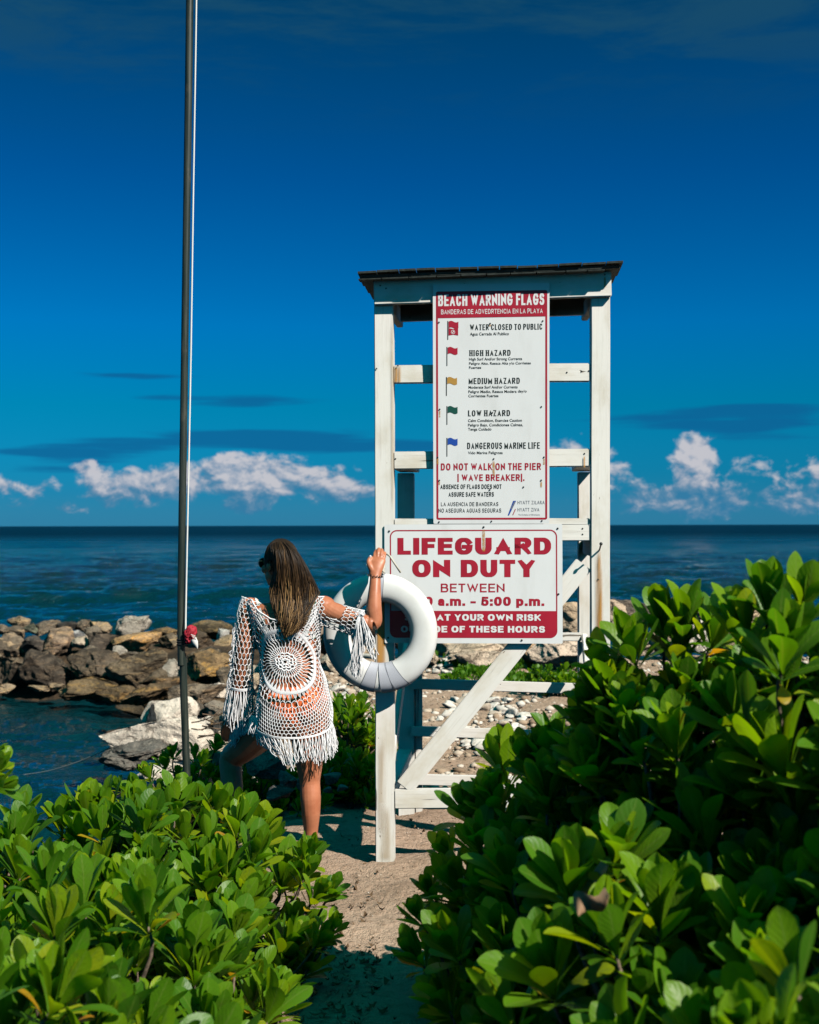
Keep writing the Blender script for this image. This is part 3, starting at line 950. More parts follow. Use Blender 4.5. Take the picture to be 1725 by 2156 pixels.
for body, l, r, t_, b_, bo in (
        ('WATER CLOSED TO PUBLIC', 737, 1161, 438, 472, .030), ('Agua Cerrada Al Publico', 737, 965, 487, 504, .012),
        ('HIGH HAZARD', 734, 975, 590, 624, .030), ('High Surf And/or Strong Currents', 732, 1042, 634, 650, .012),
        ('Peligro Alto, Resaca Alta y/o Corrietes', 732, 1093, 660, 675, .012), ('Fuertes', 732, 803, 685, 700, .012),
        ('MEDIUM HAZARD', 730, 1029, 753, 788, .030), ('Moderate Surf And/or Currents', 729, 1016, 799, 815, .012),
        ('Peligro Medio, Resaca Modera', 728, 1010, 825, 841, .012), ('day/o', 1018, 1069, 823, 838, .012), ('Corrientes Fuertes', 728, 904, 850, 866, .012),
        ('LOW HAZARD', 726, 972, 942, 977, .030), ('Calm Condition, Exercise Caution', 726, 1041, 994, 1010, .012),
        ('Peligro Bajo, Condiciones Calmas,', 726, 1047, 1020, 1036, .012), ('Tenga Cuidado', 726, 863, 1045, 1061, .012),
        ('DANGEROUS MARINE LIFE', 721, 1146, 1131, 1168, .030), ('Vido Marina Peligrosa', 726, 929, 1183, 1199, .012)):
    if bo > .02:
        s1c(body, l, r, t_, b_, SIGN_INK, tx=.27, ty=.13, gap=.24, serif=True)
    else:
        s1t(body, l, r, t_, b_, SIGN_INK, bo)
s1c('DO NOT WALK ON THE PIER', 567, 1153, 1252, 1293, SIGN_RED, tx=.25, ty=.18, gap=.22)
s1c('( WAVE BREAKER).', 664, 1056, 1317, 1356, SIGN_RED, tx=.25, ty=.18, gap=.18)
s1c('ABSENCE OF FLAGS DOES NOT', 564, 922, 1376, 1403, SIGN_INK, tx=.23, ty=.18, gap=.2)
s1c('ASSURE SAFE WATERS', 612, 877, 1421, 1448, SIGN_INK, tx=.23, ty=.18, gap=.2)
s1c('LA AUSENCIA DE BANDERAS', 568, 903, 1480, 1503, SIGN_INK, tx=.16, ty=.14, gap=.24)
s1c('NO ASEGURA AGUAS SEGURAS', 554, 920, 1517, 1541, SIGN_INK, tx=.16, ty=.14, gap=.24)
s1t('HYATT ZILARA', 1016, 1174, 1472, 1492, INK_GREY, -.004, spacing=1.15)
s1t('HYATT ZIVA', 1016, 1143, 1514, 1534, INK_GREY, -.004, spacing=1.15)
s1t('The Evolution of All-Inclusive', 1020, 1146, 1549, 1558, INK_GREY, -.004)
S1.panel([z1(958, 1558), z1(966, 1558), z1(1008, 1472), z1(990, 1472)], INK_BLUE, .0009, 'emblem')
S1.panel([z1(975, 1520), z1(982, 1522), z1(1003, 1478), z1(997, 1476)], INK_GREY, .0012, 'emblem')
S1.panel([z1(985, 1556), z1(990, 1556), z1(1006, 1520), z1(1001, 1520)], SIGN_RED, .0009, 'emblem')
def flag_icon(x, yt, yb, mat, w_=62, h_=38, x0=None):
    S1.panel([z1(x, yb), z1(x + 5, yb), z1(x + 5, yt), z1(x, yt)], SIGN_INK, .0010, 'flag_staff')
    top, bot = [], []
    for k in range(9):
        q_ = k / 8
        dy = 5 * math.sin(q_ * 2 * math.pi)
        top.append(z1(x + 7 + w_ * q_ * .93, yt + 4 - dy)); bot.append(z1(x + 7 + w_ * q_ * .93, yt + 4 + h_ - dy))
    S1.panel(bot + top[::-1], mat, .0010, 'flag_picture')
flag_icon(605, 420, 530, SIGN_RED); flag_icon(600, 572, 683, SIGN_RED); flag_icon(597, 748, 858, INK_OCHRE)
flag_icon(600, 918, 1027, INK_GREEN); flag_icon(600, 1104, 1213, INK_BLUE)
S1.panel([z1(612, 505), z1(640, 500), z1(668, 505), z1(668, 462), z1(640, 468), z1(612, 462)], SIGN_RED, .0011, 'flag_picture')
cxy = z1(638, 485)
S1.ring(cxy[0] - 4.2, cxy[1] - 4.2, cxy[0] + 4.2, cxy[1] + 4.2, 0.9, 4.2, SIGN_WHITE, .0016, 'flag_mark')
S1.panel([z1(630, 493), z1(633, 496), z1(647, 477), z1(644, 474)], SIGN_WHITE, .0016, 'flag_mark')
for q_ in ((556, 428), (855, 435), (1163, 420), (560, 937), (1155, 922), (548, 1218), (876, 1227), (1170, 1217), (558, 1353), (1154, 1352), (853, 1408), (556, 1596), (863, 1592), (1158, 1589), (868, 957), (1050, 1392)):
    S1.screw(*z1(*q_), r=.0042)
for x, y, y2, wp in ((876, 1232, 1330, 7), (560, 942, 985, 4), (548, 1222, 1262, 6), (1154, 1356, 1395, 5), (1170, 1222, 1262, 5), (855, 440, 452, 5), (558, 1358, 1380, 4)):
    S1.streak(z1(x, y)[0], z1(x, y)[1], z1(x, y2)[1], wp)

S2 = Sign('lifeguard_sign', [z2(238, 79), z2(1281, 74), z2(1278, 777), z2(236, 772)], .007, .007,
          'wide white lifeguard duty sign with red lettering and red lower band', 'sign')
S2.board(SIGN_WHITE)
def s2t(body, l, r, top, base, mat=SIGN_RED, bold=.04, **k):
    a = z2(l, base); b = z2(r, base)
    S2.text(body, a[0], b[0], z2(0, top)[1], a[1], mat, bold, **k)
a = z2(268, 110); b = z2(1249, 742)
S2.ring(a[0], a[1], b[0], b[1], 2.6, 15, SIGN_RED)
pts = [z2(268, 583), z2(1246, 583)]
pts = [z2(1247, 584), z2(268, 582)]
for k in range(7):
    an = R(180 - 90 * k / 6) ; pts.append(z2(308 + 40 * math.cos(an), 700 + 40 * math.sin(an)))
for k in range(7):
    an = R(90 - 90 * k / 6) ; pts.append(z2(1207 + 40 * math.cos(an), 702 + 40 * math.sin(an)))
S2.panel(pts, SIGN_RED, .0009)
def s2c(body, l, r, top, base, mat=SIGN_RED, **k):
    a = z2(l, base); b = z2(r, base)
    S2.caps(body, a[0], b[0], z2(0, top)[1], a[1], mat, **k)
s2c('LIFEGUARD', 313, 1212, 155, 253, tx=.29, ty=.235, gap=.11)
s2c('ON DUTY', 400, 1120, 284, 385, tx=.29, ty=.235, gap=.11)
s2c('BETWEEN', 567, 940, 423, 474, tx=.165, ty=.15, gap=.17)
s2c('9:00 a.m. - 5:00 p.m.', 346, 1172, 500, 553, tx=.26, ty=.22, gap=.13)
s2c('SWIM AT YOUR OWN RISK', 356, 1153, 602, 640, SIGN_WHITE, tx=.27, ty=.22, gap=.13, z=.0014)
s2c('OUTSIDE OF THESE HOURS', 333, 1176, 671, 709, SIGN_WHITE, tx=.27, ty=.22, gap=.13, z=.0014)
for q_ in ((264, 117), (817, 93), (1250, 101), (1255, 485), (1040, 755), (258, 740)):
    S2.screw(*z2(*q_))
S2.streak(z2(817, 98)[0], z2(817, 98)[1], z2(0, 240)[1], 8)
# ---------------------------------------------------------------- rocks
ROCK, nt, bs, out = material('rock')
c = nt.n('ShaderNodeTexCoord').outputs['Object']
oi = nt.n('ShaderNodeObjectInfo')
cj = nt.v('ADD', c, nt.xyz(nt.m('MULTIPLY', oi.outputs['Random'], 31.0), nt.m('MULTIPLY', oi.outputs['Random'], 17.0), 0.0))
f1 = nt.noise(cj, 1.6, 8.0, .68, .35)
f2 = nt.noise(cj, 9.0, 8.0, .72, .2)
f3 = nt.noise(nt.v('MULTIPLY', cj, (2.0, 2.0, 6.0)), 2.2, 7.0, .66, .8)
f4 = nt.noise(cj, 34.0, 5.0, .70)
dk_ = nt.n('ShaderNodeHueSaturation'); dk_.inputs['Saturation'].default_value = .95; dk_.inputs['Value'].default_value = .34
nt.l(oi.outputs['Color'], dk_.inputs['Color'])
col = nt.mix(nt.step(f1, .40, .60), oi.outputs['Color'], dk_.outputs[0])
warm = nt.n('ShaderNodeHueSaturation'); warm.inputs['Saturation'].default_value = 1.25; warm.inputs['Value'].default_value = 1.45
nt.l(oi.outputs['Color'], warm.inputs['Color'])
col = nt.mix(nt.m('MULTIPLY', nt.step(f3, .50, .62), .85), col, warm.outputs[0])
col = nt.mix(nt.m('MULTIPLY', nt.step(f2, .54, .64), .62), col, (.026, .020, .015))
col = nt.mix(nt.m('MULTIPLY', nt.step(f4, .50, .66), .60), col, dk_.outputs[0])
# stone below the splash line is dark with weed
geo = nt.n('ShaderNodeNewGeometry')
sz = nt.n('ShaderNodeSeparateXYZ'); nt.l(geo.outputs['Position'], sz.inputs[0])
wetl = nt.m('ADD', sz.outputs[2], nt.m('MULTIPLY', f2, .25))
col = nt.mix(nt.step(nt.m('MULTIPLY', wetl, -1.0), .82, 1.02), col, (.030, .022, .012))
nt.l(col, bs.inputs['Base Color'])
bs.inputs['Roughness'].default_value = .85
bs.inputs['Specular IOR Level'].default_value = .2
bump(nt, bs, nt.m('ADD', nt.m('MULTIPLY', f1, .8), nt.m('ADD', nt.m('ADD', nt.m('MULTIPLY', f2, .6), nt.m('MULTIPLY', f4, .16)), nt.m('MULTIPLY', f3, .7))), 1.0, .12)

PALE_ROCK, nt, bs, out = material('pale_rock')
c = nt.n('ShaderNodeTexCoord').outputs['Object']
oi = nt.n('ShaderNodeObjectInfo')
cj = nt.v('ADD', c, nt.xyz(nt.m('MULTIPLY', oi.outputs['Random'], 31.0), nt.m('MULTIPLY', oi.outputs['Random'], 17.0), 0.0))
f1 = nt.noise(cj, 1.8, 8.0, .68, .35); f2 = nt.noise(cj, 10.0, 8.0, .72, .2); f4 = nt.noise(cj, 40.0, 4.0, .7)
crk = nt.n('ShaderNodeTexVoronoi', feature='DISTANCE_TO_EDGE'); crk.inputs['Scale'].default_value = 2.6
nt.l(nt.v('ADD', cj, nt.xyz(nt.m('MULTIPLY', f2, .5), nt.m('MULTIPLY', f1, .5), 0.0)), crk.inputs['Vector'])
dk_ = nt.n('ShaderNodeHueSaturation'); dk_.inputs['Saturation'].default_value = 1.1; dk_.inputs['Value'].default_value = .58
nt.l(oi.outputs['Color'], dk_.inputs['Color'])
col = nt.mix(nt.m('MULTIPLY', nt.step(f1, .46, .66), .8), oi.outputs['Color'], dk_.outputs[0])
col = nt.mix(nt.m('MULTIPLY', nt.step(f2, .56, .64), .55), col, (.12, .095, .07))
col = nt.mix(nt.m('MULTIPLY', nt.step(f4, .56, .68), .35), col, dk_.outputs[0])
cl = nt.step(nt.m('MULTIPLY', crk.outputs['Distance'], -1.0), -.022, -.006)
col = nt.mix(nt.m('MULTIPLY', cl, .5), col, (.10, .08, .06))
nt.l(col, bs.inputs['Base Color'])
bs.inputs['Roughness'].default_value = .9
bs.inputs['Specular IOR Level'].default_value = .15
bump(nt, bs, nt.m('SUBTRACT', nt.m('ADD', f1, nt.m('ADD', nt.m('MULTIPLY', f2, .5), nt.m('MULTIPLY', f4, .12))), nt.m('MULTIPLY', cl, .35)), 1.0, .10)
_ico = {}
def ico(sub):
    if sub not in _ico:
        bm = bmesh.new(); bmesh.ops.create_icosphere(bm, subdivisions=sub, radius=1)
        _ico[sub] = (np.array([q.co[:] for q in bm.verts]), np.array([[q.index for q in f.verts] for f in bm.faces]))
        bm.free()
    return _ico[sub]

def rock_shape(seed, sub=4, facets=13, sharp=.92, rough=.05):
    r = np.random.default_rng(seed)
    V, F = ico(sub)
    p = V.copy() * 1.25
    for k in range(facets):
        n = r.normal(size=3); n /= np.linalg.norm(n)
        d = r.uniform(.50, .88)
        over = np.maximum(p @ n - d, 0)
        p -= sharp * over[:, None] * n
    p += V * (fbm(V * 1.7 + seed, 3, seed % 97) * rough * 1.6)[:, None]
    p -= V * (np.abs(fbm(V * 2.6 + seed * 1.7, 3, seed % 83)) * rough * 2.2)[:, None]
    p += V * (fbm(V * 7.0 + seed, 5, seed % 89, .6) * rough * .95)[:, None]
    p -= (p.max(0) + p.min(0)) / 2
    p /= (p.max(0) - p.min(0)) / 2
    return p, F

def boulder(cx, cy, wp, hp, Y, col, label, seed, name='boulder', depth=.9, sub=4, roll=0.0, facets=15, group='boulders of the breakwater', rough=.05, cat='boulder', mat=None):
    """cx, cy, wp, hp: where it shows in the photograph; Y its distance"""
    ctr = P(cx, cy, Y)
    a, b = wp * Y / FPX / 2, hp * Y / FPX / 2
    if wp * hp > 6000: sub = 5
    p, F = rock_shape(seed, sub, facets, .97, rough)
    rr_ = np.random.default_rng(seed + 5)
    p = p * np.array([a, (a + b) / 2 * depth * rr_.uniform(.9, 1.25), b])
    if roll:
        q_ = np.array(Matrix.Rotation(roll, 3, 'Y')); p = p @ q_.T
    o = fast_mesh(name, p, F, mat or (PALE_ROCK if min(col) > .27 else ROCK), None, True)
    o.location = ctr
    o.color = tuple(col) + (1,)
    return tag(o, label, cat, group)

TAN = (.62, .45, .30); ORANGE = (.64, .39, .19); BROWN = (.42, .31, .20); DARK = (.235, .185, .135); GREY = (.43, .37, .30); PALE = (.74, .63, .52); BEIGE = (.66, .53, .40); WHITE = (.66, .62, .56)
def z4(x, y):
    return x * .32, 1242 + y * .32
BW = 'boulders of the breakwater'
LEFT = [
 # x, y, w, h (enlarged view), distance, colour, label
 (120, 222, 150, 95, 23.6, BROWN, 'rounded brown boulder on top of the breakwater near the left edge of the photo'),
 (15, 262, 90, 70, 23.4, DARK, 'dark boulder on the breakwater top cut by the left photo edge'),
 (205, 252, 95, 65, 23.2, (.17, .17, .12), 'small greenish grey stone on the breakwater top'),
 (310, 248, 165, 85, 23.5, DARK, 'wide low dark brown stone in the breakwater top row behind pinkish stones'),
 (430, 258, 140, 85, 23.4, (.085, .075, .065), 'dark grey stone on the breakwater top left of a round dark stone'),
 (540, 235, 130, 85, 23.6, DARK, 'round dark stone standing highest left of the big grey peaked boulder'),
 (662, 250, 135, 75, 23.5, BROWN, 'flat brown stone in the gap left of the big grey peaked boulder'),
 (872, 250, 215, 165, 23.2, GREY, 'big grey peaked boulder rising highest on the breakwater'),
 (1075, 285, 200, 75, 23.4, (.25, .17, .095), 'long low ochre stone on the breakwater just left of the flagpole'),
 (1395, 272, 280, 130, 23.6, (.20, .145, .085), 'broad olive brown boulder on the breakwater top right of the flagpole'),
 (1467, 300, 85, 85, 22.6, WHITE, 'small chalk white pointed stone on the breakwater right of the flagpole'),
 (1500, 365, 200, 130, 22.2, BROWN, 'dark brown boulder below the small white stone'),
 (62, 385, 180, 190, 22.2, (.38, .285, .20), 'tall sunlit tan boulder with a flat face at the left end of the breakwater'),
 (100, 285, 140, 90, 22.8, (.35, .26, .18), 'light tan stone behind the tall tan boulder at the left end'),
 (222, 385, 165, 145, 22.1, (.11, .09, .075), 'dark grey brown boulder between two sunlit tan boulders'),
 (385, 355, 205, 185, 22.0, (.40, .28, .19), 'large rosy beige boulder in the middle of the left breakwater'),
 (505, 292, 115, 48, 22.2, (.46, .44, .42), 'pale grey lengthwise stone lying on the breakwater top'),
 (530, 345, 125, 85, 21.9, BEIGE, 'beige stone right of the large rosy beige boulder'),
 (612, 300, 130, 115, 22.4, DARK, 'dark split boulder behind the pale grey lengthwise stone'),
 (688, 360, 205, 155, 21.8, (.14, .11, .085), 'grey brown boulder left of the long orange slab'),
 (895, 355, 305, 120, 21.6, ORANGE, 'long orange tan slab lying under the big grey peaked boulder'),
 (1012, 322, 115, 52, 22.3, TAN, 'small tan stone wedged above the orange slab'),
 (792, 405, 95, 66, 21.2, GREY, 'small grey stone at the foot of the orange slab'),
 (572, 425, 165, 110, 21.4, DARK, 'squat dark boulder under the beige stone'),
 (860, 436, 150, 62, 21.2, DARK, 'thin dark stone under the orange slab'),
 (1120, 345, 150, 110, 22.0, BROWN, 'brown boulder right behind the flagpole'),
 (1330, 330, 150, 95, 22.0, (.17, .12, .08), 'brown boulder behind the furled red flag'),
 (1335, 440, 220, 130, 21.2, DARK, 'dark boulder below the furled red flag'),
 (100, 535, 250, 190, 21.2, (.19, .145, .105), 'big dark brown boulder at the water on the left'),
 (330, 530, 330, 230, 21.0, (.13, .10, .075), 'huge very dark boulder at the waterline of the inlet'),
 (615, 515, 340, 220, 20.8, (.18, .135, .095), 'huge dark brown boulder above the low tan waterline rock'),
 (905, 530, 380, 250, 20.3, (.21, .155, .10), 'huge brown boulder with a slanting flat top left of the flagpole'),
 (1140, 550, 140, 170, 20.0, GREY, 'upright dark grey boulder beside the flagpole'),
 (1392, 520, 325, 230, 19.6, (.42, .27, .135), 'large smooth orange tan boulder right of the flagpole'),
 (1505, 580, 150, 150, 19.0, DARK, 'dark boulder half behind the sleeve of the woman'),
 (1020, 590, 180, 120, 19.8, (.16, .12, .08), 'mid brown boulder low between the huge brown boulder and the flagpole'),
 (575, 650, 380, 150, 19.8, (.24, .165, .09), 'low tan brown rock lying along the waterline of the inlet'),
 (760, 700, 250, 120, 19.0, (.26, .175, .095), 'weedy ochre rock at the waterline with a notched top'),
 (960, 700, 330, 150, 18.8, (.27, .18, .10), 'long ochre rock ledge at the waterline left of the flagpole'),
 (1085, 640, 220, 130, 19.2, (.30, .20, .115), 'rounded tan rock above the ochre ledge beside the flagpole'),
 (1300, 690, 340, 130, 18.4, (.36, .27, .19), 'broad beige slab behind the lower flagpole'),
 (1410, 665, 210, 105, 18.6, PALE, 'flat pale slab left of the woman'),
 (1185, 690, 130, 120, 18.2, DARK, 'dark stone behind the flagpole beside the beige slab'),
 (1300, 780, 165, 100, 16.8, (.30, .24, .185), 'angular grey beige stone behind the flagpole'),
 (1450, 790, 190, 120, 16.6, (.34, .28, .22), 'angular grey beige stone left of the hand of the woman'),
 (380, 640, 100, 60, 20.2, BROWN, 'little weed covered rock awash at the waterline'),
 (250, 650, 130, 40, 20.4, BROWN, 'nearly drowned brown rock in the still water of the inlet'),
 (40, 645, 120, 60, 20.6, BROWN, 'small brown rock awash near the left edge of the photo'),
 (870, 800, 220, 80, 17.6, (.12, .085, .05), 'brown weedy rock half under water before the ochre ledge'),
 (1350, 868, 210, 70, 15.6, PALE, 'pale low stone behind the dry twigs'),
 (1460, 930, 120, 150, 14.6, (.30, .27, .24), 'grey upright stone beside the hand of the woman'),
 (1590, 790, 150, 110, 16.4, PALE, 'pale stone just left of the fringe of the dress'),
 (750, 960, 110, 70, 14.8, (.20, .13, .085), 'brown waterline stone left of the big pale boulder'),
]
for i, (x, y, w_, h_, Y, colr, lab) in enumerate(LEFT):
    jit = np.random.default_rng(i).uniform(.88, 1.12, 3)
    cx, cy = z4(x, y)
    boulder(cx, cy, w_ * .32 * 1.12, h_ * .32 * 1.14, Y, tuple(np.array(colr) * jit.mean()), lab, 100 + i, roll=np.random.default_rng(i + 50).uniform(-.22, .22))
# the big pale rocks on the near shore
def pale_rock(cx, cy, wp, hp, Y, seed, label, dark_dir, roll=0.0, facets=9):
    o = boulder(cx, cy, wp, hp, Y, (.82, .70, .58), label, seed, sub=5, facets=facets, roll=roll, group='pale rocks on the near shore', rough=.03)
    return o
x, y = z4(1085, 985); pale_rock(x - 6, y - 2, 250, 108, 13.4, 302, 'largest pale boulder on the near shore left of the woman', None, .03)
x, y = z4(1130, 835); pale_rock(x, y, 124, 90, 14.4, 307, 'pale pointed boulder with a dark left flank above the largest pale boulder', None, -.3, 7)
x, y = z4(880, 1085)
boulder(x, y, 150, 62, 12.9, (.20, .18, .155), 'black and white speckled boulder at the foot of the pale shore rocks', 311, group='pale rocks on the near shore', sub=5, facets=10, rough=.09, mat=ROCK)
x, y = z4(1020, 870)
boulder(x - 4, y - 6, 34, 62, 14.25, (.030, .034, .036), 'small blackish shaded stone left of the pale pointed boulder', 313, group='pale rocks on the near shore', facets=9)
x, y = z4(1080, 1170); pale_rock(x, y + 6, 120, 40, 12.2, 317, 'low pale stone just above the shrub leaves left of the flagpole', None)
RIGHT = [
 (1001, 1374, 118, 44, 15.0, (.44, .335, .24), 'broad light tan boulder under the lower sign, left one'),
 (1012, 1388, 104, 30, 14.6, (.50, .385, .29), 'low smooth pinkish slab in front of the broad tan boulder'),
 (1116, 1376, 44, 42, 14.9, (.42, .28, .17), 'narrow orange brown boulder right of the diagonal brace top'),
 (1170, 1370, 112, 66, 14.8, (.48, .365, .28), 'largest pinkish boulder beside the right post of the stand'),
 (1203, 1322, 50, 40, 16.2, (.32, .24, .17), 'brown boulder seen between sign and right back post'),
 (1202, 1288, 54, 36, 15.0, (.42, .30, .20), 'sunlit tan slab on the breakwater crest beside the sign edge'),
 (1200, 1304, 60, 40, 16.6, DARK, 'dark stone under the sunlit tan slab beside the sign edge'),
 (1296, 1291, 44, 50, 16.8, (.40, .29, .21), 'tan stone on the breakwater just right of the right post'),
 (1294, 1312, 50, 50, 16.0, (.46, .35, .27), 'light pinkish stone right of the right post above the leaves'),
 (1330, 1296, 120, 66, 17.6, (.16, .125, .10), 'long flat brown stone on the horizon of rocks right of the stand'),
 (1440, 1296, 130, 64, 17.6, (.24, .175, .12), 'long flat tan stone on the rock crest behind the tall right shrub'),
 (1560, 1300, 150, 60, 17.4, BROWN, 'brown stone on the rock crest mostly behind the right shrub'),
 (940, 1352, 70, 44, 16.4, BROWN, 'dark brown boulder seen just below the sign beside the ring'),
 (1060, 1356, 90, 50, 16.2, DARK, 'dark boulder in shadow under the lower sign'),
 (1130, 1346, 120, 60, 16.4, (.22, .16, .11), 'brown boulder right below the lower sign edge'),
 (705, 1352, 60, 62, 17.0, (.105, .08, .055), 'dark brown boulder between dress sleeve and life ring'),
 (775, 1330, 46, 60, 17.6, (.085, .065, .05), 'dark boulder seen through the life ring on the left'),
 (776, 1366, 52, 40, 16.2, (.34, .25, .17), 'tan stone seen through the life ring on the left'),
 (700, 1402, 64, 46, 14.6, (.46, .37, .275), 'pale tan boulder right of the dress below the arm'),
 (742, 1418, 58, 36, 14.0, (.52, .44, .35), 'low pale boulder left of the life ring bottom'),
 (726, 1376, 70, 44, 16.0, (.30, .215, .15), 'tan brown boulder behind the life ring left side'),
 (860, 1352, 60, 50, 16.0, (.20, .15, .10), 'brown boulder behind the ring right of the left post'),
 (880, 1384, 80, 36, 15.0, (.42, .33, .24), 'tan slab behind the ring right of the left post'),
 (640, 1330, 60, 60, 17.6, BROWN, 'brown boulder hidden mostly behind the woman'),
 (540, 1340, 70, 50, 20.2, BROWN, 'brown boulder behind the shoulder of the woman'),
]
for i, (cx, cy, w_, h_, Y, colr, lab) in enumerate(RIGHT):
    cl_ = tuple(min(.8, q * 1.45) for q in colr)
    boulder(cx, cy, w_ * 1.1, h_ * 1.2, Y, cl_, lab, 400 + i, mat=PALE_ROCK if colr[0] > .3 else ROCK, roll=np.random.default_rng(i + 90).uniform(-.12, .12))

# the breakwater goes on past the left edge of the frame and behind the right shrubs
er = np.random.default_rng(71)
for i in range(9):
    cx, cy = -40 - 55 * (i % 5) + er.uniform(-12, 12), (1352 if i < 5 else 1412) + er.uniform(-10, 10)
    boulder(cx, cy, er.uniform(62, 96), er.uniform(48, 74), (22.6 if i < 5 else 21.2), [BROWN, GREY, TAN, DARK, BEIGE][i % 5],
            'boulder of the breakwater at the far left end beyond the photo edge', 860 + i, group='boulders past the left photo edge', roll=er.uniform(-.2, .2))
for i in range(11):
    cx, cy = 1340 + 62 * i + er.uniform(-14, 14), 1352 + er.uniform(-14, 14)
    boulder(cx, cy, er.uniform(70, 120), er.uniform(56, 84), er.uniform(15.6, 17.0), [BEIGE, TAN, PALE, BROWN, TAN][i % 5],
            'boulder behind the tall right shrub, seen only through gaps in its leaves', 880 + i, group='boulders behind the right shrubs', roll=er.uniform(-.2, .2))
# dark stones in the shade round the legs of the woman
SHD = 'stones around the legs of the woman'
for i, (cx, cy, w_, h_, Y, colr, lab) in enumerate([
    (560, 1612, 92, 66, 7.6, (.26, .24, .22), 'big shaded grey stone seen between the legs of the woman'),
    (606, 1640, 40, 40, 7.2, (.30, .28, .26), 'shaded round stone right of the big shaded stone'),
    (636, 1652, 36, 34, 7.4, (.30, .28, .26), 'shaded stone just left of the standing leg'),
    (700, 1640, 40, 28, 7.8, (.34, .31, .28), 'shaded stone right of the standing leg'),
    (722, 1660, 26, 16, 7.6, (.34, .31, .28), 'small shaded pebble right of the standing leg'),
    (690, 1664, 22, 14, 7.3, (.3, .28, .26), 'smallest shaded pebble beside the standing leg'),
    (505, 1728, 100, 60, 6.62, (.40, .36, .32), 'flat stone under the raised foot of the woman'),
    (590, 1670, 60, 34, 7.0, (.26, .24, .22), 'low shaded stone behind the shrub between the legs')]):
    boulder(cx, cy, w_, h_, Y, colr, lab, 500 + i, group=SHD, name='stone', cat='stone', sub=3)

# smaller rocks that fill the slope down to the inlet
fr = np.random.default_rng(44)
nf = 0
while nf < 46:
    Y = fr.uniform(11.5, 19.5)
    x = -1.1 - .06 * (Y - 8) + fr.uniform(-2.2, .35)
    z_ = gz(x, Y)
    px_ = CX + x / Y * FPX
    if z_ < -1.5 or px_ < 215 or (px_ < 520 and Y < 14.2 and x < -1.9): continue
    sp_ = fr.uniform(.16, .5)
    wp_ = sp_ * FPX / Y
    py_ = HY + (EYE - z_ - sp_ * .15) * FPX / Y
    cc = [BEIGE, PALE, TAN, GREY, BROWN, BEIGE][nf % 6]
    boulder(px_, py_, wp_, wp_ * .72, Y, cc, 'smaller weathered rock filling the shore slope between pole and stand', 800 + nf, name='shore_rock', cat='rock', group='smaller rocks on the shore slope')
    nf += 1

STONE, nt, bs, out = material('beach_stone')
c = nt.n('ShaderNodeTexCoord').outputs['Object']
oi = nt.n('ShaderNodeObjectInfo')
cj = nt.v('ADD', c, nt.xyz(nt.m('MULTIPLY', oi.outputs['Random'], 31.0), 0.0, 0.0))
f1 = nt.noise(cj, 1.6, 7.0, .66, .3); f2 = nt.noise(cj, 6.0, 5.0, .7)
col = nt.mix(nt.m('MULTIPLY', nt.step(f1, .48, .68), .6), oi.outputs['Color'], (.36, .28, .20))
col = nt.mix(nt.m('MULTIPLY', nt.step(f2, .58, .68), .55), col, (.16, .12, .09))
nt.l(col, bs.inputs['Base Color'])
bs.inputs['Roughness'].default_value = .9
bump(nt, bs, nt.m('ADD', f1, nt.m('MULTIPLY', f2, .4)), .7, .012)
# pale beach stones behind the stand, nearest ones largest
pr = np.random.default_rng(12)
base_st = []
for k in range(7):
    p, F = rock_shape(700 + k, 3, 8, .85, .03)
    o = fast_mesh('beach_stone', p * np.array([1, .85, .62]), F, STONE, None, True)
    base_st.append(o)
spots = []
for (x0, x1, y0, y1, n, s0, s1) in ((930, 1090, 1478, 1512, 34, 15, 38), (1000, 1110, 1555, 1580, 30, 18, 44), (900, 1000, 1552, 1576, 14, 12, 26),
                                    (850, 960, 1395, 1425, 26, 10, 26), (690, 790, 1432, 1475, 34, 12, 34), (900, 1060, 1500, 1540, 26, 8, 20),
                                    (840, 990, 1440, 1500, 22, 6, 14), (690, 800, 1475, 1520, 14, 10, 22), (1060, 1110, 1500, 1545, 12, 16, 34)):
    for k in range(n):
        spots.append((pr.uniform(x0, x1), pr.uniform(y0, y1), pr.uniform(s0, s1) if k % 3 else pr.uniform(s0, (s0 + s1) / 2)))
first = [True] * 7
for (px, py, s) in spots:
    Y = EYE * FPX / (py - HY)
    for _ in range(4):
        q_ = P(px, py, Y); Y += (q_.z - gz(q_.x, q_.y)) * FPX / (py - HY) * .8
    k = int(pr.integers(7))
    if first[k]:
        o = base_st[k]; first[k] = False
    else:
        o = base_st[k].copy(); COL.objects.link(o)
    r_ = s * Y / FPX / 2
    o.scale = (r_, r_, r_ * pr.uniform(.8, 1.1))
    o.rotation_euler = (pr.uniform(-.3, .3), pr.uniform(-.3, .3), pr.uniform(0, 6.28))
    o.location = (q_.x, q_.y, gz(q_.x, q_.y) + r_ * .35)
    v = pr.uniform(.8, 1.1)
    o.color = (.66 * v, .60 * v, .53 * v, 1) if pr.random() > .25 else (.50 * v, .40 * v, .31 * v, 1)
    tag(o, 'pale rounded beach stone lying on the sand behind the white stand', 'stone', 'pale beach stones behind the stand')
for k in range(7):
    if first[k]: bpy.data.objects.remove(base_st[k])

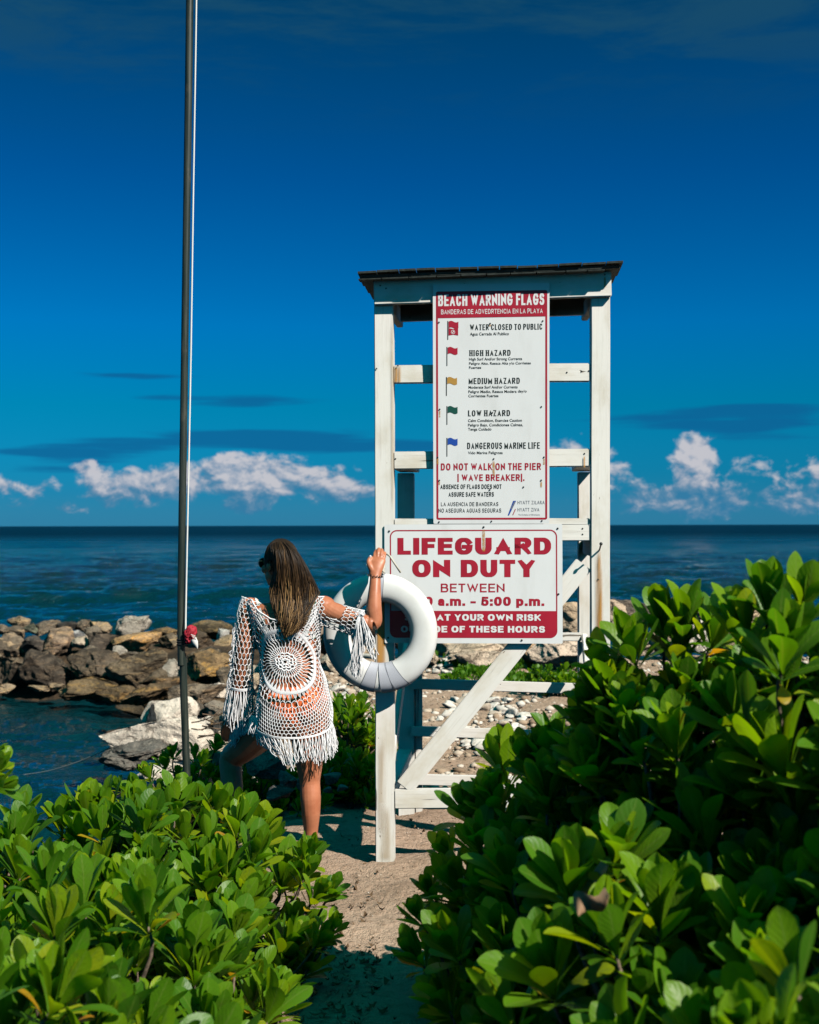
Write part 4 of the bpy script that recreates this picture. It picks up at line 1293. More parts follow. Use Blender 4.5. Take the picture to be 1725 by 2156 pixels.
# gravel and bits scattered over the sand
def scatter(name, n, area, smin, smax, mat, seed, flat=.6, color=None, sub=1):
    r = np.random.default_rng(seed)
    Vb, Fb = ico(sub)
    VV, FF, TT = [], [], []
    k = 0
    while k < n:
        x, y = area(r)
        s = smin + (smax - smin) * r.random() ** 3
        V = Vb * (1 + .35 * r.uniform(-1, 1, (len(Vb), 1))) * s * np.array([1, r.uniform(.6, 1), flat])
        a = r.uniform(0, 6.28); ca, sa = math.cos(a), math.sin(a)
        V = V @ np.array([[ca, -sa, 0], [sa, ca, 0], [0, 0, 1]])
        VV.append(V + (x, y, gz(x, y) + s * .2)); FF.append(Fb + k * len(Vb)); TT.append(np.full(len(Vb), r.random()))
        k += 1
    return fast_mesh(name, np.concatenate(VV), np.concatenate(FF), mat, None, True, {'tint': np.concatenate(TT)})
GRAVEL, nt, bs, out = material('gravel')
at = nt.n('ShaderNodeAttribute', attribute_name='tint')
nt.l(nt.ramp(at.outputs['Fac'], [(0, (.20, .13, .08)), (.35, (.40, .29, .20)), (.7, (.50, .40, .31)), (1, (.62, .56, .49))]), bs.inputs['Base Color'])
bs.inputs['Roughness'].default_value = .9
def area_back(r):
    y = r.uniform(8.4, 16.5)
    return r.uniform(-.09 * y - .5, .34 * y), y
def area_path(r):
    y = r.uniform(4.3, 8.2)
    return r.uniform(-.6, 1.3), y
tag(scatter('gravel', 5200, area_back, .008, .055, GRAVEL, 21), kind='stuff')
tag(scatter('fine_gravel', 1600, area_path, .002, .009, GRAVEL, 22), kind='stuff')
LITTER = flat_mat('dry_leaf', (.13, .078, .042), .8, .2, .4)
def leaf_litter(n, seed):
    r = np.random.default_rng(seed)
    VV, FF = [], []
    for k in range(n):
        if k % 5 == 0:
            x, y = r.uniform(-.45, .15), r.uniform(4.3, 6.0)
        elif k % 5 < 3:
            x, y = r.uniform(-.75, -.12) , r.uniform(4.2, 5.2)
        else:
            x, y = r.uniform(-.4, 1.0), r.uniform(6.0, 12)
        L, W = r.uniform(.012, .045), r.uniform(.003, .010)
        a = r.uniform(0, 6.28)
        s = np.linspace(0, 1, 5)
        wv = W * np.sin(np.pi * s ** .9 * .98 + .02)
        cu = r.uniform(.2, 1.2)
        zc = cu * L * (s - .5) ** 2 * 2 + .004
        tw = r.uniform(-.8, .8)
        pts = np.concatenate([np.stack([L * (s - .5), wv, zc + wv * tw], 1), np.stack([L * (s - .5), -wv, zc - wv * tw + .002], 1)])
        ca, sa = math.cos(a), math.sin(a)
        pts = pts @ np.array([[ca, sa, 0], [-sa, ca, 0], [0, 0, 1]])
        b = k * 10
        VV.append(pts + (x, y, gz(x, y) + .006))
        FF += [(b + i, b + i + 1, b + 6 + i, b + 5 + i) for i in range(4)]
    return fast_mesh('leaf_litter', np.concatenate(VV), FF, LITTER, None, True)
tag(leaf_litter(760, 5), kind='stuff')
# ---------------------------------------------------------------- life ring on the left post
RINGW, nt, bs, out = material('ring_plastic')
c = nt.n('ShaderNodeTexCoord').outputs['Object']
f = nt.noise(c, 5.0, 6.0, .62)
g = nt.noise(nt.v('MULTIPLY', c, (1.0, 1.0, 3.0)), 26.0, 4.0, .6)
col = nt.mix(nt.m('MULTIPLY', nt.step(f, .42, .72), .5), (.74, .735, .715), (.60, .58, .53))
col = nt.mix(nt.step(g, .74, .78), col, (.38, .34, .29))
nt.l(col, bs.inputs['Base Color'])
bs.inputs['Roughness'].default_value = .42
bump(nt, bs, f, .25, .004)
WEB, nt, bs, out = material('webbing')
c = nt.n('ShaderNodeTexCoord').outputs['UV']
wv_ = nt.n('ShaderNodeTexWave'); wv_.inputs['Scale'].default_value = 22.0
nt.l(c, wv_.inputs['Vector'])
nt.l(nt.mix(wv_.outputs['Fac'], (.36, .37, .42), (.50, .51, .56)), bs.inputs['Base Color'])
bs.inputs['Roughness'].default_value = .8
ROPE = flat_mat('rope_fibre', (.56, .52, .44), .85, .2, .3)

rc = front(801, 1332, -.067)
MAJ, MIN, MIND = .2165, .0680, .058
ringo = empty('life_ring', T(rc.x, -.067, rc.z), 'white life ring with grey webbing straps hung on the left post of the stand', 'life ring')
ringo.rotation_euler = (0, 0, -YAW)
def ring_pt(a, ph, grow=0.0):
    e = 2.5
    cc, ss = math.cos(ph), math.sin(ph)
    rx = (MIN + grow) * math.copysign(abs(cc) ** (2 / e), cc)
    ry = (MIND + grow) * math.copysign(abs(ss) ** (2 / e), ss)
    r_ = MAJ + rx
    return (r_ * math.cos(a), ry, r_ * 1.035 * math.sin(a))
NA, NP = 96, 28
V = [ring_pt(2 * math.pi * i / NA, 2 * math.pi * j / NP) for i in range(NA) for j in range(NP)]
F = [(i * NP + j, i * NP + (j + 1) % NP, (i + 1) % NA * NP + (j + 1) % NP, (i + 1) % NA * NP + j) for i in range(NA) for j in range(NP)]
fast_mesh('body', V, F, RINGW, ringo)
def strap(a_mid, a_wid, slant):
    V, F, U = [], [], []
    n, m = 32, 4
    for j in range(n):
        ph = 2 * math.pi * j / n
        for k in range(m + 1):
            a = R(a_mid + a_wid * (k / m - .5) + slant * math.cos(ph))
            V.append(ring_pt(a, ph, .0030)); U.append((k / m * .4, j / n * 4))
    F = [(j * (m + 1) + k, j * (m + 1) + k + 1, (j + 1) % n * (m + 1) + k + 1, (j + 1) % n * (m + 1) + k) for j in range(n) for k in range(m)]
    o = fast_mesh('strap', V, F, WEB, ringo, True, None, U)
    for k in (0, m):
        loop = np.array([V[j * (m + 1) + k] for j in range(n)] + [V[k]])
        v_, f_ = tubes([loop], .0011, 4, False)
        fast_mesh('strap_edge', v_, f_, INK_GREY, o)
strap(258, 15.5, -2); strap(276.5, 13, 2.5); strap(290.5, 15, 4.5); strap(89.5, 9.5, .5)
def z5(x, y, v):
    q = front((960 + .23188 * x) * .69, (1640 + .23188 * y) * .69, v)
    return T(q.x, v, q.z) - ringo.location
Ri = Matrix.Rotation(YAW, 3, 'Z')
pts = [Ri @ z5(*q) for q in ((900, 480, -.11), (912, 400, -.090), (922, 320, -.060), (915, 240, -.048), (940, 216, -.055), (990, 245, -.075), (1040, 320, -.085), (1090, 395, -.075), (1132, 458, -.050))]
v_, f_ = tubes([smoothline(pts, 48)], .0052, 8, False)
fast_mesh('rope_loop', v_, f_, ROPE, ringo)
kn = [Ri @ z5(905 + 12 * math.sin(k * 1.3), 330 + k * 12, -.062 - .004 * k - .006 * math.cos(k * 1.3)) for k in range(12)]
v_, f_ = tubes([smoothline(kn, 60)], .006, 7, False)
fast_mesh('knotted_rope', v_, f_, ROPE, ringo)

# ---------------------------------------------------------------- flag pole with its halyard, furled flag
POLEM, nt, bs, out = material('weathered_pole')
c = nt.n('ShaderNodeTexCoord').outputs['Object']
f = nt.noise(nt.v('MULTIPLY', c, (60.0, 60.0, 2.5)), 1.0, 6.0, .65)
f2 = nt.noise(nt.v('MULTIPLY', c, (14.0, 14.0, 6.0)), 1.0, 5.0, .65)
col = nt.mix(nt.step(f, .40, .66), (.012, .021, .017), (.044, .050, .040))
col = nt.mix(nt.m('MULTIPLY', nt.step(f2, .55, .7), .6), col, (.075, .066, .050))
nt.l(col, bs.inputs['Base Color'])
bs.inputs['Roughness'].default_value = .42
bs.inputs['Specular IOR Level'].default_value = .45
PY = 7.3
b0 = P(396, 1752, PY)
pole = empty('flag_pole', (b0.x, b0.y, gz(b0.x, b0.y)), 'very tall dark weathered flag pole rising from the shrubs on the left', 'flag pole')
def rel(q): return np.array(q - pole.location)
low = [rel(P(397, 1775, PY)), rel(P(393.5, 1640, PY)), rel(P(387, 1450, PY)), rel(P(385.5, 1384, PY))]
up_ = [rel(P(382.0, 1400, PY - .012)), rel(P(381.8, 1240, PY - .01)), rel(P(388, 800, PY)), rel(P(394, 400, PY)), rel(P(399.5, 0, PY)), rel(P(403, -420, PY))]
v_, f_ = tubes([smoothline(low, 24)], 8.0 * PY / FPX, 16, False); fast_mesh('lower_tube', v_, f_, POLEM, pole)
v_, f_ = tubes([smoothline(up_, 60)], 8.0 * PY / FPX, 16, False); fast_mesh('upper_tube', v_, f_, POLEM, pole)
ca = np.array([rel(P(383.5, 1402, PY)), rel(P(383.2, 1376, PY))]); v_, f_ = tubes([ca], 9.4 * PY / FPX, 16, False); fast_mesh('joint', v_, f_, POLEM, pole)
hl_ = [rel(P(391, 1325, PY - .05)), rel(P(392.2, 1240, PY - .03)), rel(P(401.0, 800, PY)), rel(P(407.2, 400, PY)), rel(P(413.6, 0, PY)), rel(P(418.5, -420, PY))]
v_, f_ = tubes([smoothline(hl_, 60)], 1.75 * PY / FPX, 8, False); fast_mesh('halyard', v_, f_, flat_mat('halyard_cord', (.70, .69, .66), .8, .2), pole)
knot = [rel(P(384 + 11 * math.cos(k * 1.1), 1345 + k * .9, PY - .008 - .03 * math.sin(k * 1.1))) for k in range(18)]
v_, f_ = tubes([smoothline(knot, 90)], .005, 6, False); fast_mesh('lashing', v_, f_, flat_mat('dark_cord', (.02, .02, .022), .8), pole)

FLAGR, nt, bs, out = material('flag_cloth')
c = nt.n('ShaderNodeTexCoord').outputs['Object']
nt.l(nt.mix(nt.step(nt.noise(c, 14.0, 4.0), .4, .7), (.40, .012, .03), (.27, .006, .018)), bs.inputs['Base Color'])
bs.inputs['Roughness'].default_value = .75
fl = empty('furled_flag', P(398, 1338, PY - .03), 'small crumpled red flag with a white tail tied to the pole', 'flag')
def crumple(px, py, wp, hp, seed, mat, name, tilt):
    V, F = ico(4)
    p = V.copy()
    ridge = np.abs(fbm(V * np.array([2.4, 2.4, 1.0]) + seed, 3, seed)) * .55
    p = p * (1 - ridge)[:, None]
    p = p * np.array([wp * PY / FPX / 2, .035, hp * PY / FPX / 2])
    p = p @ np.array(Matrix.Rotation(tilt, 3, 'Y')).T
    o = fast_mesh(name, p, F, mat, fl)
    o.location = P(px, py, PY - .045) - fl.location
    return o
crumple(401, 1333, 28, 38, 3, FLAGR, 'red_cloth', .35)
crumple(397, 1347, 18, 20, 8, FLAGR, 'red_cloth', -.3)
cone = [(407, 1345, 7.0), (411, 1353, 6.5), (414.5, 1361, 3.0), (416, 1366, .6)]
v_, f_ = tubes([np.array([P(a, b, PY - .06) - fl.location for a, b, r in cone])], [np.array([r * PY / FPX for a, b, r in cone])], 10, False)
fast_mesh('white_tail', v_, f_, flat_mat('flag_white', (.70, .68, .66), .8, .2), fl)
for k in range(3):
    v_, f_ = tubes([np.array([P(402 + k * 2, 1336 + k * 3.2, PY - .085) - fl.location, P(411 + k * 1.2, 1339 + k * 3.2, PY - .075) - fl.location])], .0022, 6, False)
    fast_mesh('white_stitching', v_, f_, flat_mat('stitching', (.66, .62, .6), .8, .2), fl)

# line across the inlet, driftwood, dry twigs
a, b = P(-60, 1622, 15.3), P(240, 1569, 13.2)
ln = [a.lerp(b, t) + Vector((0, 0, -.16 * 4 * t * (1 - t))) for t in np.linspace(0, 1, 24)]
v_, f_ = tubes([np.array([tuple(q) for q in ln])], .006, 6, False)
tag(fast_mesh('mooring_line', v_, f_, flat_mat('line_fibre', (.34, .34, .32), .9, .2)), 'thin grey line stretched over the inlet water to the pale rocks', 'line')
a, b = P(762, 1381, 13.8), P(806, 1393, 13.6)
v_, f_ = tubes([smoothline([a, a.lerp(b, .5) + Vector((0, 0, .02)), b], 12)], [np.linspace(.03, .018, 12)], 8, False)
tag(fast_mesh('driftwood', v_, f_, flat_mat('bleached_wood', (.58, .53, .46), .8, .2, .4)), 'bleached driftwood stick lying behind the life ring', 'driftwood')
TWIG = flat_mat('twig_bark', (.16, .105, .07), .9, .15, .5)
tw = []
rt_ = np.random.default_rng(31)
for k in range(8):
    x0, y0 = rt_.uniform(395, 430), rt_.uniform(1500, 1555)
    p_ = [P(x0, y0, 12.6)]
    dx, dy = rt_.uniform(14, 34), rt_.uniform(-16, 20)
    for q in range(1, 4):
        p_.append(P(x0 + dx * q, y0 + dy * q / 1.5 + rt_.uniform(-6, 6), 12.6 - rt_.uniform(0, .3)))
    tw.append(smoothline(p_, 14))
v_, f_ = tubes(tw, [np.linspace(.008, .003, 14)] * len(tw), 5, False)
tag(fast_mesh('dry_twigs', v_, f_, TWIG), 'tangle of thin dry twigs in front of the pale shore rocks', 'twigs')
# ---------------------------------------------------------------- sea lettuce shrubs
LEAF, nt, bs, out = material('leaf')
tn = nt.n('ShaderNodeAttribute', attribute_name='tint').outputs['Fac']
uvn = nt.n('ShaderNodeTexCoord').outputs['UV']
su = nt.n('ShaderNodeSeparateXYZ'); nt.l(uvn, su.inputs[0])
ob = nt.n('ShaderNodeTexCoord').outputs['Object']
col = nt.ramp(tn, [(0.0, (.045, .145, .009)), (.40, (.088, .225, .008)), (.72, (.175, .315, .006)), (.93, (.31, .37, .010)), (.955, (.46, .33, .015)), (1.0, (.54, .25, .02))])
spots = nt.noise(ob, 34.0, 4.0, .6)
col = nt.mix(nt.m('MULTIPLY', nt.step(spots, .54, .70), .5), col, (.10, .17, .02))
dots = nt.noise(ob, 95.0, 2.0, .5)
col = nt.mix(nt.m('MULTIPLY', nt.step(dots, .72, .76), .5), col, (.07, .05, .02))
mid = nt.step(nt.m('MULTIPLY', nt.m('ABSOLUTE', nt.m('SUBTRACT', su.outputs[1], .5)), -1.0), -.07, -.02)
col = nt.mix(nt.m('MULTIPLY', mid, .35), col, (.20, .30, .05))
nt.l(col, bs.inputs['Base Color'])
bs.inputs['Roughness'].default_value = .42
bs.inputs['Specular IOR Level'].default_value = .38
vein = nt.n('ShaderNodeTexWave'); vein.inputs['Scale'].default_value = 3.0; vein.inputs['Distortion'].default_value = 1.0
nt.l(nt.xyz(nt.m('ADD', su.outputs[0], nt.m('MULTIPLY', nt.m('ABSOLUTE', nt.m('SUBTRACT', su.outputs[1], .5)), -.5)), 0.0, 0.0), vein.inputs['Vector'])
bump(nt, bs, nt.m('ADD', nt.m('MULTIPLY', vein.outputs['Fac'], .3), nt.noise(ob, 60.0, 3.0)), .35, .0025)
trl = nt.n('ShaderNodeBsdfTranslucent')
nt.l(nt.mix(1.0, col, (1.9, 1.7, .4), 'MULTIPLY'), trl.inputs[0])
ms = nt.n('ShaderNodeMixShader'); ms.inputs[0].default_value = .48
nt.l(bs.outputs[0], ms.inputs[1]); nt.l(trl.outputs[0], ms.inputs[2]); nt.l(ms.outputs[0], out.inputs[0])
BARK, nt, bs, out = material('shrub_bark')
ob = nt.n('ShaderNodeTexCoord').outputs['Object']
nt.l(nt.mix(nt.step(nt.noise(ob, 45.0, 5.0, .65), .4, .65), (.20, .145, .10), (.055, .04, .028)), bs.inputs['Base Color'])
bs.inputs['Roughness'].default_value = .85

NS, NTW = 9, 5
_s = 1 - (1 - np.linspace(0, 1, NS)) ** 1.75
_wp = np.maximum(np.sin(np.pi * np.clip(_s, 0, .997) ** 2.25) ** .66, 0.11 * (1 - _s) + .015)
_t = np.linspace(-1, 1, NTW)

def leaves(base, n, e1, phi, th0, beta, L, W, fold, curl, tint):
    """all arguments are arrays over leaves -> vertices, faces, tint, uv"""
    N = len(phi)
    e2 = np.cross(n, e1)
    d = np.cos(phi)[:, None] * e1 + np.sin(phi)[:, None] * e2
    b = np.cross(n, d)
    th = th0[:, None] + beta[:, None] * _s[None] ** 1.3
    tang = np.cos(th)[..., None] * n[:, None] + np.sin(th)[..., None] * d[:, None]
    step = np.concatenate([np.zeros((N, 1, 3)), .5 * (tang[:, 1:] + tang[:, :-1]) * L[:, None, None] * np.diff(_s)[None, :, None]], 1)
    axis = base[:, None] + np.cumsum(step, 1)
    m = np.sin(th)[..., None] * n[:, None] - np.cos(th)[..., None] * d[:, None]
    w = W[:, None] * _wp[None]
    lat = (w[..., None] * _t)                                  # N, NS, NT
    lift = np.abs(_t)[None, None] * w[..., None] * fold[:, None, None] - (_t[None, None] ** 2) * w[..., None] * curl[:, None, None]
    pos = axis[:, :, None] + lat[..., None] * b[:, None, None] + lift[..., None] * m[:, :, None]
    i = np.arange(NS * NTW).reshape(NS, NTW)
    q = np.stack([i[:-1, :-1], i[1:, :-1], i[1:, 1:], i[:-1, 1:]], -1).reshape(-1, 4)
    F = (np.arange(N)[:, None, None] * NS * NTW + q[None]).reshape(-1, 4)
    uv = np.stack(np.broadcast_arrays(_s[None, :, None], (_t[None, None] + 1) / 2, ), -1)
    uv = np.broadcast_to(uv, (N, NS, NTW, 2)).reshape(-1, 2)
    return pos.reshape(-1, 3), F, np.repeat(tint, NS * NTW), uv

def unit(a):
    return a / (np.linalg.norm(a, axis=-1, keepdims=True) + 1e-9)

def rosettes(pos, nrm, rg, size, lo=15, hi=23, open_=1.0, yellow=.035):
    """leaf whorls at pos with axis nrm"""
    B, Nn, E, PH, TH, BE, LL, WW, FO, CU, TI = ([] for _ in range(11))
    for p, n, s in zip(pos, nrm, size):
        k = int(rg.integers(lo, hi))
        e1 = unit(np.cross(n, rg.normal(size=3)))
        off = rg.uniform(0, 6.28)
        old = rg.uniform(-.12, .14)
        for j in range(k):
            q = j / (k - 1)                                  # 0 inner bud .. 1 outer leaf
            B.append(p - n * s * .30 * q + n * .0); Nn.append(n); E.append(e1)
            PH.append(off + j * 2.39996 + rg.uniform(-.25, .25))
            TH.append((.08 + 1.02 * q ** 1.25) * open_ + rg.uniform(-.14, .14))
            BE.append(rg.uniform(-.55, .55) + .35 * q)
            L = s * (.52 + .55 * math.sin(math.pi * min(q * .8 + .18, 1))) * rg.uniform(.82, 1.12)
            LL.append(L); WW.append(L * rg.uniform(.150, .205))
            FO.append(rg.uniform(.12, .5)); CU.append(rg.uniform(-.05, .28))
            t = .60 - .46 * q + old * 1.5 + rg.uniform(-.24, .24)
            if q > .55 and rg.random() < .30: t = rg.uniform(.72, .92)
            if q > .8 and rg.random() < yellow * 2.2: t = rg.uniform(.95, 1.0)
            TI.append(min(max(t, 0), 1))
    A = [np.array(x) for x in (B, Nn, E, PH, TH, BE, LL, WW, FO, CU, TI)]
    return leaves(*A)

SHRUB_ELL = []      # every crown lobe, so that lobes do not fill each other
def lobe(c, r):
    SHRUB_ELL.append((np.array(c, float), np.array(r, float)))
    return len(SHRUB_ELL) - 1

def shrub(label, lobes, seed, size=(.105, .135), per=.0270, inner=.45, group=None, explicit=(), stems=True, floor=None, yellow=.035, name='shrub', cat='shrub'):
    rg = np.random.default_rng(seed)
    pos, nrm, siz, stem = [], [], [], []
    for li in lobes:
        c, r = SHRUB_ELL[li]
        area = 2 * math.pi * ((r[0] * r[1]) ** 1.6 + (r[0] * r[2]) ** 1.6 + (r[1] * r[2]) ** 1.6) ** (1 / 1.6) / 3 ** (1 / 1.6) * 1.5
        n = int(area / per)
        got = []
        for k in range(n * 6):
            if len(got) >= n: break
            u = unit(rg.normal(size=3))
            if u[2] < -.45: continue
            sc = 1.0 if k % 100 >= inner * 100 else rg.uniform(.50, .88)
            p = c + u * r * sc * (1 + .10 * float(rg.normal()))
            if p[2] < gz(p[0], p[1]) + .03: continue
            bad = False
            for lj, (c2, r2) in enumerate(SHRUB_ELL):
                if lj != li and ((p - c2) / r2 @ ((p - c2) / r2)) < .60: bad = True; break
            if bad: continue
            if any((p - g) @ (p - g) < (.75 * per) for g in got[-60:] if sc == 1.0): continue
            if abs(p[0]) > .36 * p[1] + .25: continue
            got.append(p)
            nn = unit(u / r) * .62 + np.array([0, 0, .95]) + rg.normal(size=3) * .20
            pos.append(p); nrm.append(unit(nn)); siz.append(rg.uniform(*size) * (1.0 if sc == 1 else .85))
            foot = c * np.array([1, 1, 0]) + np.array([0, 0, max(gz(c[0], c[1]), c[2] - r[2])]) + rg.normal(size=3) * .10 * r
            stem.append((p, unit(nn), foot))
    for (px, py, Y, lean, s) in explicit:
        p = np.array(P(px, py, Y))
        pos.append(p); nn = unit(np.array(lean, float)); nrm.append(nn); siz.append(s)
        c, r = SHRUB_ELL[lobes[0]]
        stem.append((p, nn, c + (p - c) * np.array([.55, .55, .2])))
    pos, nrm = np.array(pos), np.array(nrm)
    base = pos.mean(0)
    root = empty(name, (base[0], base[1], gz(base[0], base[1])), label, cat, group)
    org = np.array(root.location)
    V, F, TI, UV = rosettes(pos - org, nrm, rg, siz, yellow=yellow)
    fast_mesh('foliage', V, F, LEAF, root, True, {'tint': TI}, UV)
    lines, rad = [], []
    for k, (p, n, foot) in enumerate(stem):
        if not stems and k % 3: continue
        q0, q1, q2 = p + n * .0, p - n * .10, p - n * .12 + (foot - p) * .45
        q3 = p + (foot - p) * (.8 if k % 4 else 1.0)
        lines.append(smoothline([q0 - org, q1 - org, q2 - org, q3 - org], 10))
        rad.append(np.linspace(.0040, .0075 if k % 4 else .011, 10))
    v_, f_ = tubes(lines, rad, 6, False)
    fast_mesh('stems', v_, f_, BARK, root)
    return root

L1 = lobe((-.92, 5.05, .06), (.46, .48, .45)); L1b = lobe((-1.12, 5.15, .08), (.34, .36, .46))
L2 = lobe((-1.72, 4.85, .03), (.55, .60, .44))
L3 = lobe((-.66, 4.72, -.03), (.29, .36, .34))
L4 = lobe((-1.0, 3.95, .03), (.56, .62, .49))
L5 = lobe((-.80, 3.15, .05), (.38, .50, .52)); L5b = lobe((-1.05, 2.75, .1), (.35, .4, .56))
L6 = lobe((-.47, 4.40, .0), (.11, .14, .15))
L7 = lobe((-1.36, 3.62, .52), (.08, .08, .28))
R1 = lobe((1.16, 3.30, .72), (.42, .50, .66)); R1b = lobe((1.30, 2.6, .5), (.4, .4, .72))
R2 = lobe((.82, 3.72, .54), (.34, .46, .70))
R2b = lobe((.98, 3.45, .70), (.30, .38, .50)); R2c = lobe((.66, 3.95, .55), (.22, .3, .46)); R2d = lobe((.66, 3.75, 1.02), (.20, .25, .22)); R2e = lobe((.86, 3.72, 1.08), (.22, .25, .22))
R3 = lobe((.45, 4.12, .33), (.28, .38, .58))
R4 = lobe((.375, 4.38, .20), (.27, .36, .38))
R5 = lobe((.75, 2.95, .35), (.46, .55, .60))
R6 = lobe((.74, 2.10, .44), (.28, .33, .58))
R7 = lobe((.375, 3.75, .03), (.26, .40, .46))
B1 = lobe((-.40, 9.3, .0), (.24, .34, .36)); B1b = lobe((-.62, 10.6, .0), (.2, .2, .22)); B1c = lobe((-.36, 8.2, -.12), (.24, .3, .30))
B2 = lobe((-1.30, 7.75, -.10), (.45, .32, .40)); B2b = lobe((-.84, 7.9, -.14), (.34, .28, .34))
B3 = lobe((1.50, 12.6, .02), (.36, .3, .26))

GL, GRG, GB = 'shrubs at the left of the path', 'shrubs at the right of the path', 'shrubs behind the stand and the woman'
shrub('broad glossy green shrub around the foot of the flag pole', [L1, L1b], 11, group=GL, size=(.145, .18),
      explicit=[(375, 1690, 5.45, (.1, -.3, 1), .155), (455, 1712, 5.4, (.25, -.2, 1), .15), (290, 1692, 5.5, (-.15, -.2, 1), .15), (545, 1768, 5.1, (.1, -.35, 1), .17),
                (612, 1825, 5.2, (.3, -.2, 1), .14), (230, 1712, 5.3, (-.3, -.2, 1), .15), (500, 1765, 5.3, (.1, -.2, 1), .14), (420, 1705, 5.5, (0, -.2, 1), .14)])
shrub('glossy green shrub at the left edge before the inlet water', [L2], 12, group=GL, size=(.145, .18),
      explicit=[(60, 1765, 5.2, (-.1, -.3, 1), .16), (130, 1745, 5.3, (.1, -.3, 1), .16), (185, 1725, 5.25, (0, -.2, 1), .15)])
shrub('glossy shrub bulging into the sandy path at the feet of the woman', [L3], 13, group=GL, size=(.135, .17),
      explicit=[(648, 1812, 5.0, (.3, -.2, 1), .12), (690, 1890, 4.85, (.5, -.2, 1), .11), (695, 1965, 4.65, (.5, -.2, 1), .10), (660, 1895, 4.8, (.5, -.3, .9), .12), (668, 1990, 4.6, (.6, -.2, .8), .11), (640, 1850, 4.95, (.4, -.2, .9), .12)])
shrub('sprawling shrub with bare brown branches in the left foreground', [L4], 14, group=GL, yellow=.06, size=(.145, .18), per=.029, inner=.35)
shrub('large leaved shrub nearest to the viewer at the bottom left corner', [L5, L5b], 15, group=GL, size=(.145, .18), yellow=.05)
shrub('small low sprout on the sand at the lower edge of the path', [L6], 16, group=GL, size=(.10, .13), inner=.1)
shrub('tall sprig reaching over the water at the left photo edge', [L7], 17, group=GL, size=(.12, .14), per=.05,
      explicit=[(-14, 1632, 3.6, (.5, -.1, .8), .085), (-34, 1600, 3.6, (-.2, 0, 1), .085), (-8, 1660, 3.55, (.9, -.2, .3), .08)])
shrub('tallest shrub with big upright leaves at the right photo edge', [R1, R1b], 21, group=GRG, size=(.155, .20), per=.0190, inner=.62,
      explicit=[(1615, 1290, 3.3, (-.1, -.2, 1), .17), (1690, 1300, 3.2, (.1, -.2, 1), .16), (1570, 1345, 3.3, (-.2, -.2, 1), .16), (1650, 1400, 3.0, (0, -.5, 1), .18)])
shrub('tall leafy shrub right against the right post of the stand', [R2, R2b, R2c, R2d, R2e], 22, group=GRG, size=(.13, .17), per=.0190, inner=.62,
      explicit=[(1440, 1335, 3.7, (.1, -.2, 1), .17), (1395, 1340, 3.75, (-.1, -.2, 1), .16), (1335, 1385, 3.7, (-.3, -.3, 1), .16), (1500, 1350, 3.7, (.2, -.2, 1), .16),
                (1295, 1420, 3.75, (-.7, -.2, .8), .15), (1290, 1480, 3.7, (-.2, -.5, 1), .17), (1240, 1560, 3.8, (-.2, -.3, 1), .17)])
shrub('leafy shrub before the lower diagonal brace of the stand', [R3], 23, group=GRG, size=(.14, .175), per=.0185, inner=.6,
      explicit=[(1165, 1620, 4.1, (-.3, -.4, 1), .17), (1125, 1625, 4.1, (-.5, -.2, 1), .155), (1045, 1700, 4.3, (-.3, -.2, 1), .15)])
shrub('dark leafy shrub hiding the lower rail of the stand', [R4], 24, group=GRG, size=(.13, .16), per=.017, inner=.6,
      explicit=[(990, 1725, 4.4, (-.4, -.3, 1), .15), (950, 1810, 4.5, (-.5, -.2, .9), .12), (915, 1890, 4.45, (-.5, -.2, .9), .11), (1010, 1790, 4.2, (-.2, -.5, 1), .15)])
shrub('rounded shrub in the middle of the right foreground', [R5], 35, group=GRG, size=(.155, .20), per=.021, inner=.6,
      explicit=[(1200, 1880, 3.1, (-.1, -.5, 1), .18), (1300, 1830, 3.1, (0, -.4, 1), .18)])
shrub('big blurred leaved shrub at the bottom right corner', [R6], 26, group=GRG, size=(.14, .17), per=.017, inner=.6)
shrub('low shrub leaning over the sand at the lower middle of the photo', [R7], 27, group=GRG, size=(.13, .16), per=.018, inner=.6,
      explicit=[(1060, 2000, 3.6, (-.1, -.5, 1), .17), (960, 2010, 3.8, (-.4, -.4, 1), .15), (885, 2025, 3.95, (-.6, -.2, .9), .12), (890, 1945, 4.1, (-.5, -.1, .9), .11)])
shrub('small sunlit shrub between the woman and the left post', [B1, B1b, B1c], 31, group=GB, per=.011, size=(.10, .14))
shrub('shaded low shrub behind the legs of the woman', [B2, B2b], 32, group=GB, per=.014, size=(.09, .12))
shrub('little bright shrub by the right back post of the stand', [B3], 33, group=GB, per=.014, size=(.09, .12))

# mat of low plants on the beach behind the stand
def ground_cover(n, seed):
    r = np.random.default_rng(seed)
    pos, nrm, siz = [], [], []
    while len(pos) < n:
        px, py = r.uniform(905, 1235), r.uniform(1388, 1462)
        if py > 1440 and px < 1030: continue
        if fbm(np.array([[px * .018, py * .05, 0]]), 2, 4)[0] < -.12 + (.5 if px < 960 else 0): continue
        Y = EYE * FPX / (py - HY)
        q = P(px, py, Y); q = P(px, py, Y + (q.z - gz(q.x, q.y)) * FPX / (py - HY) * .8)
        pos.append((q.x, q.y, gz(q.x, q.y) + .02)); nrm.append(unit(np.array([r.normal() * .3, r.normal() * .3, 1.0]))); siz.append(r.uniform(.06, .12))
    V, F, TI, UV = rosettes(np.array(pos), np.array(nrm), r, siz, 5, 9, .9, 0)
    return fast_mesh('ground_cover', V, F, LEAF, None, True, {'tint': TI * .6}, UV)
tag(ground_cover(700, 8), kind='stuff')

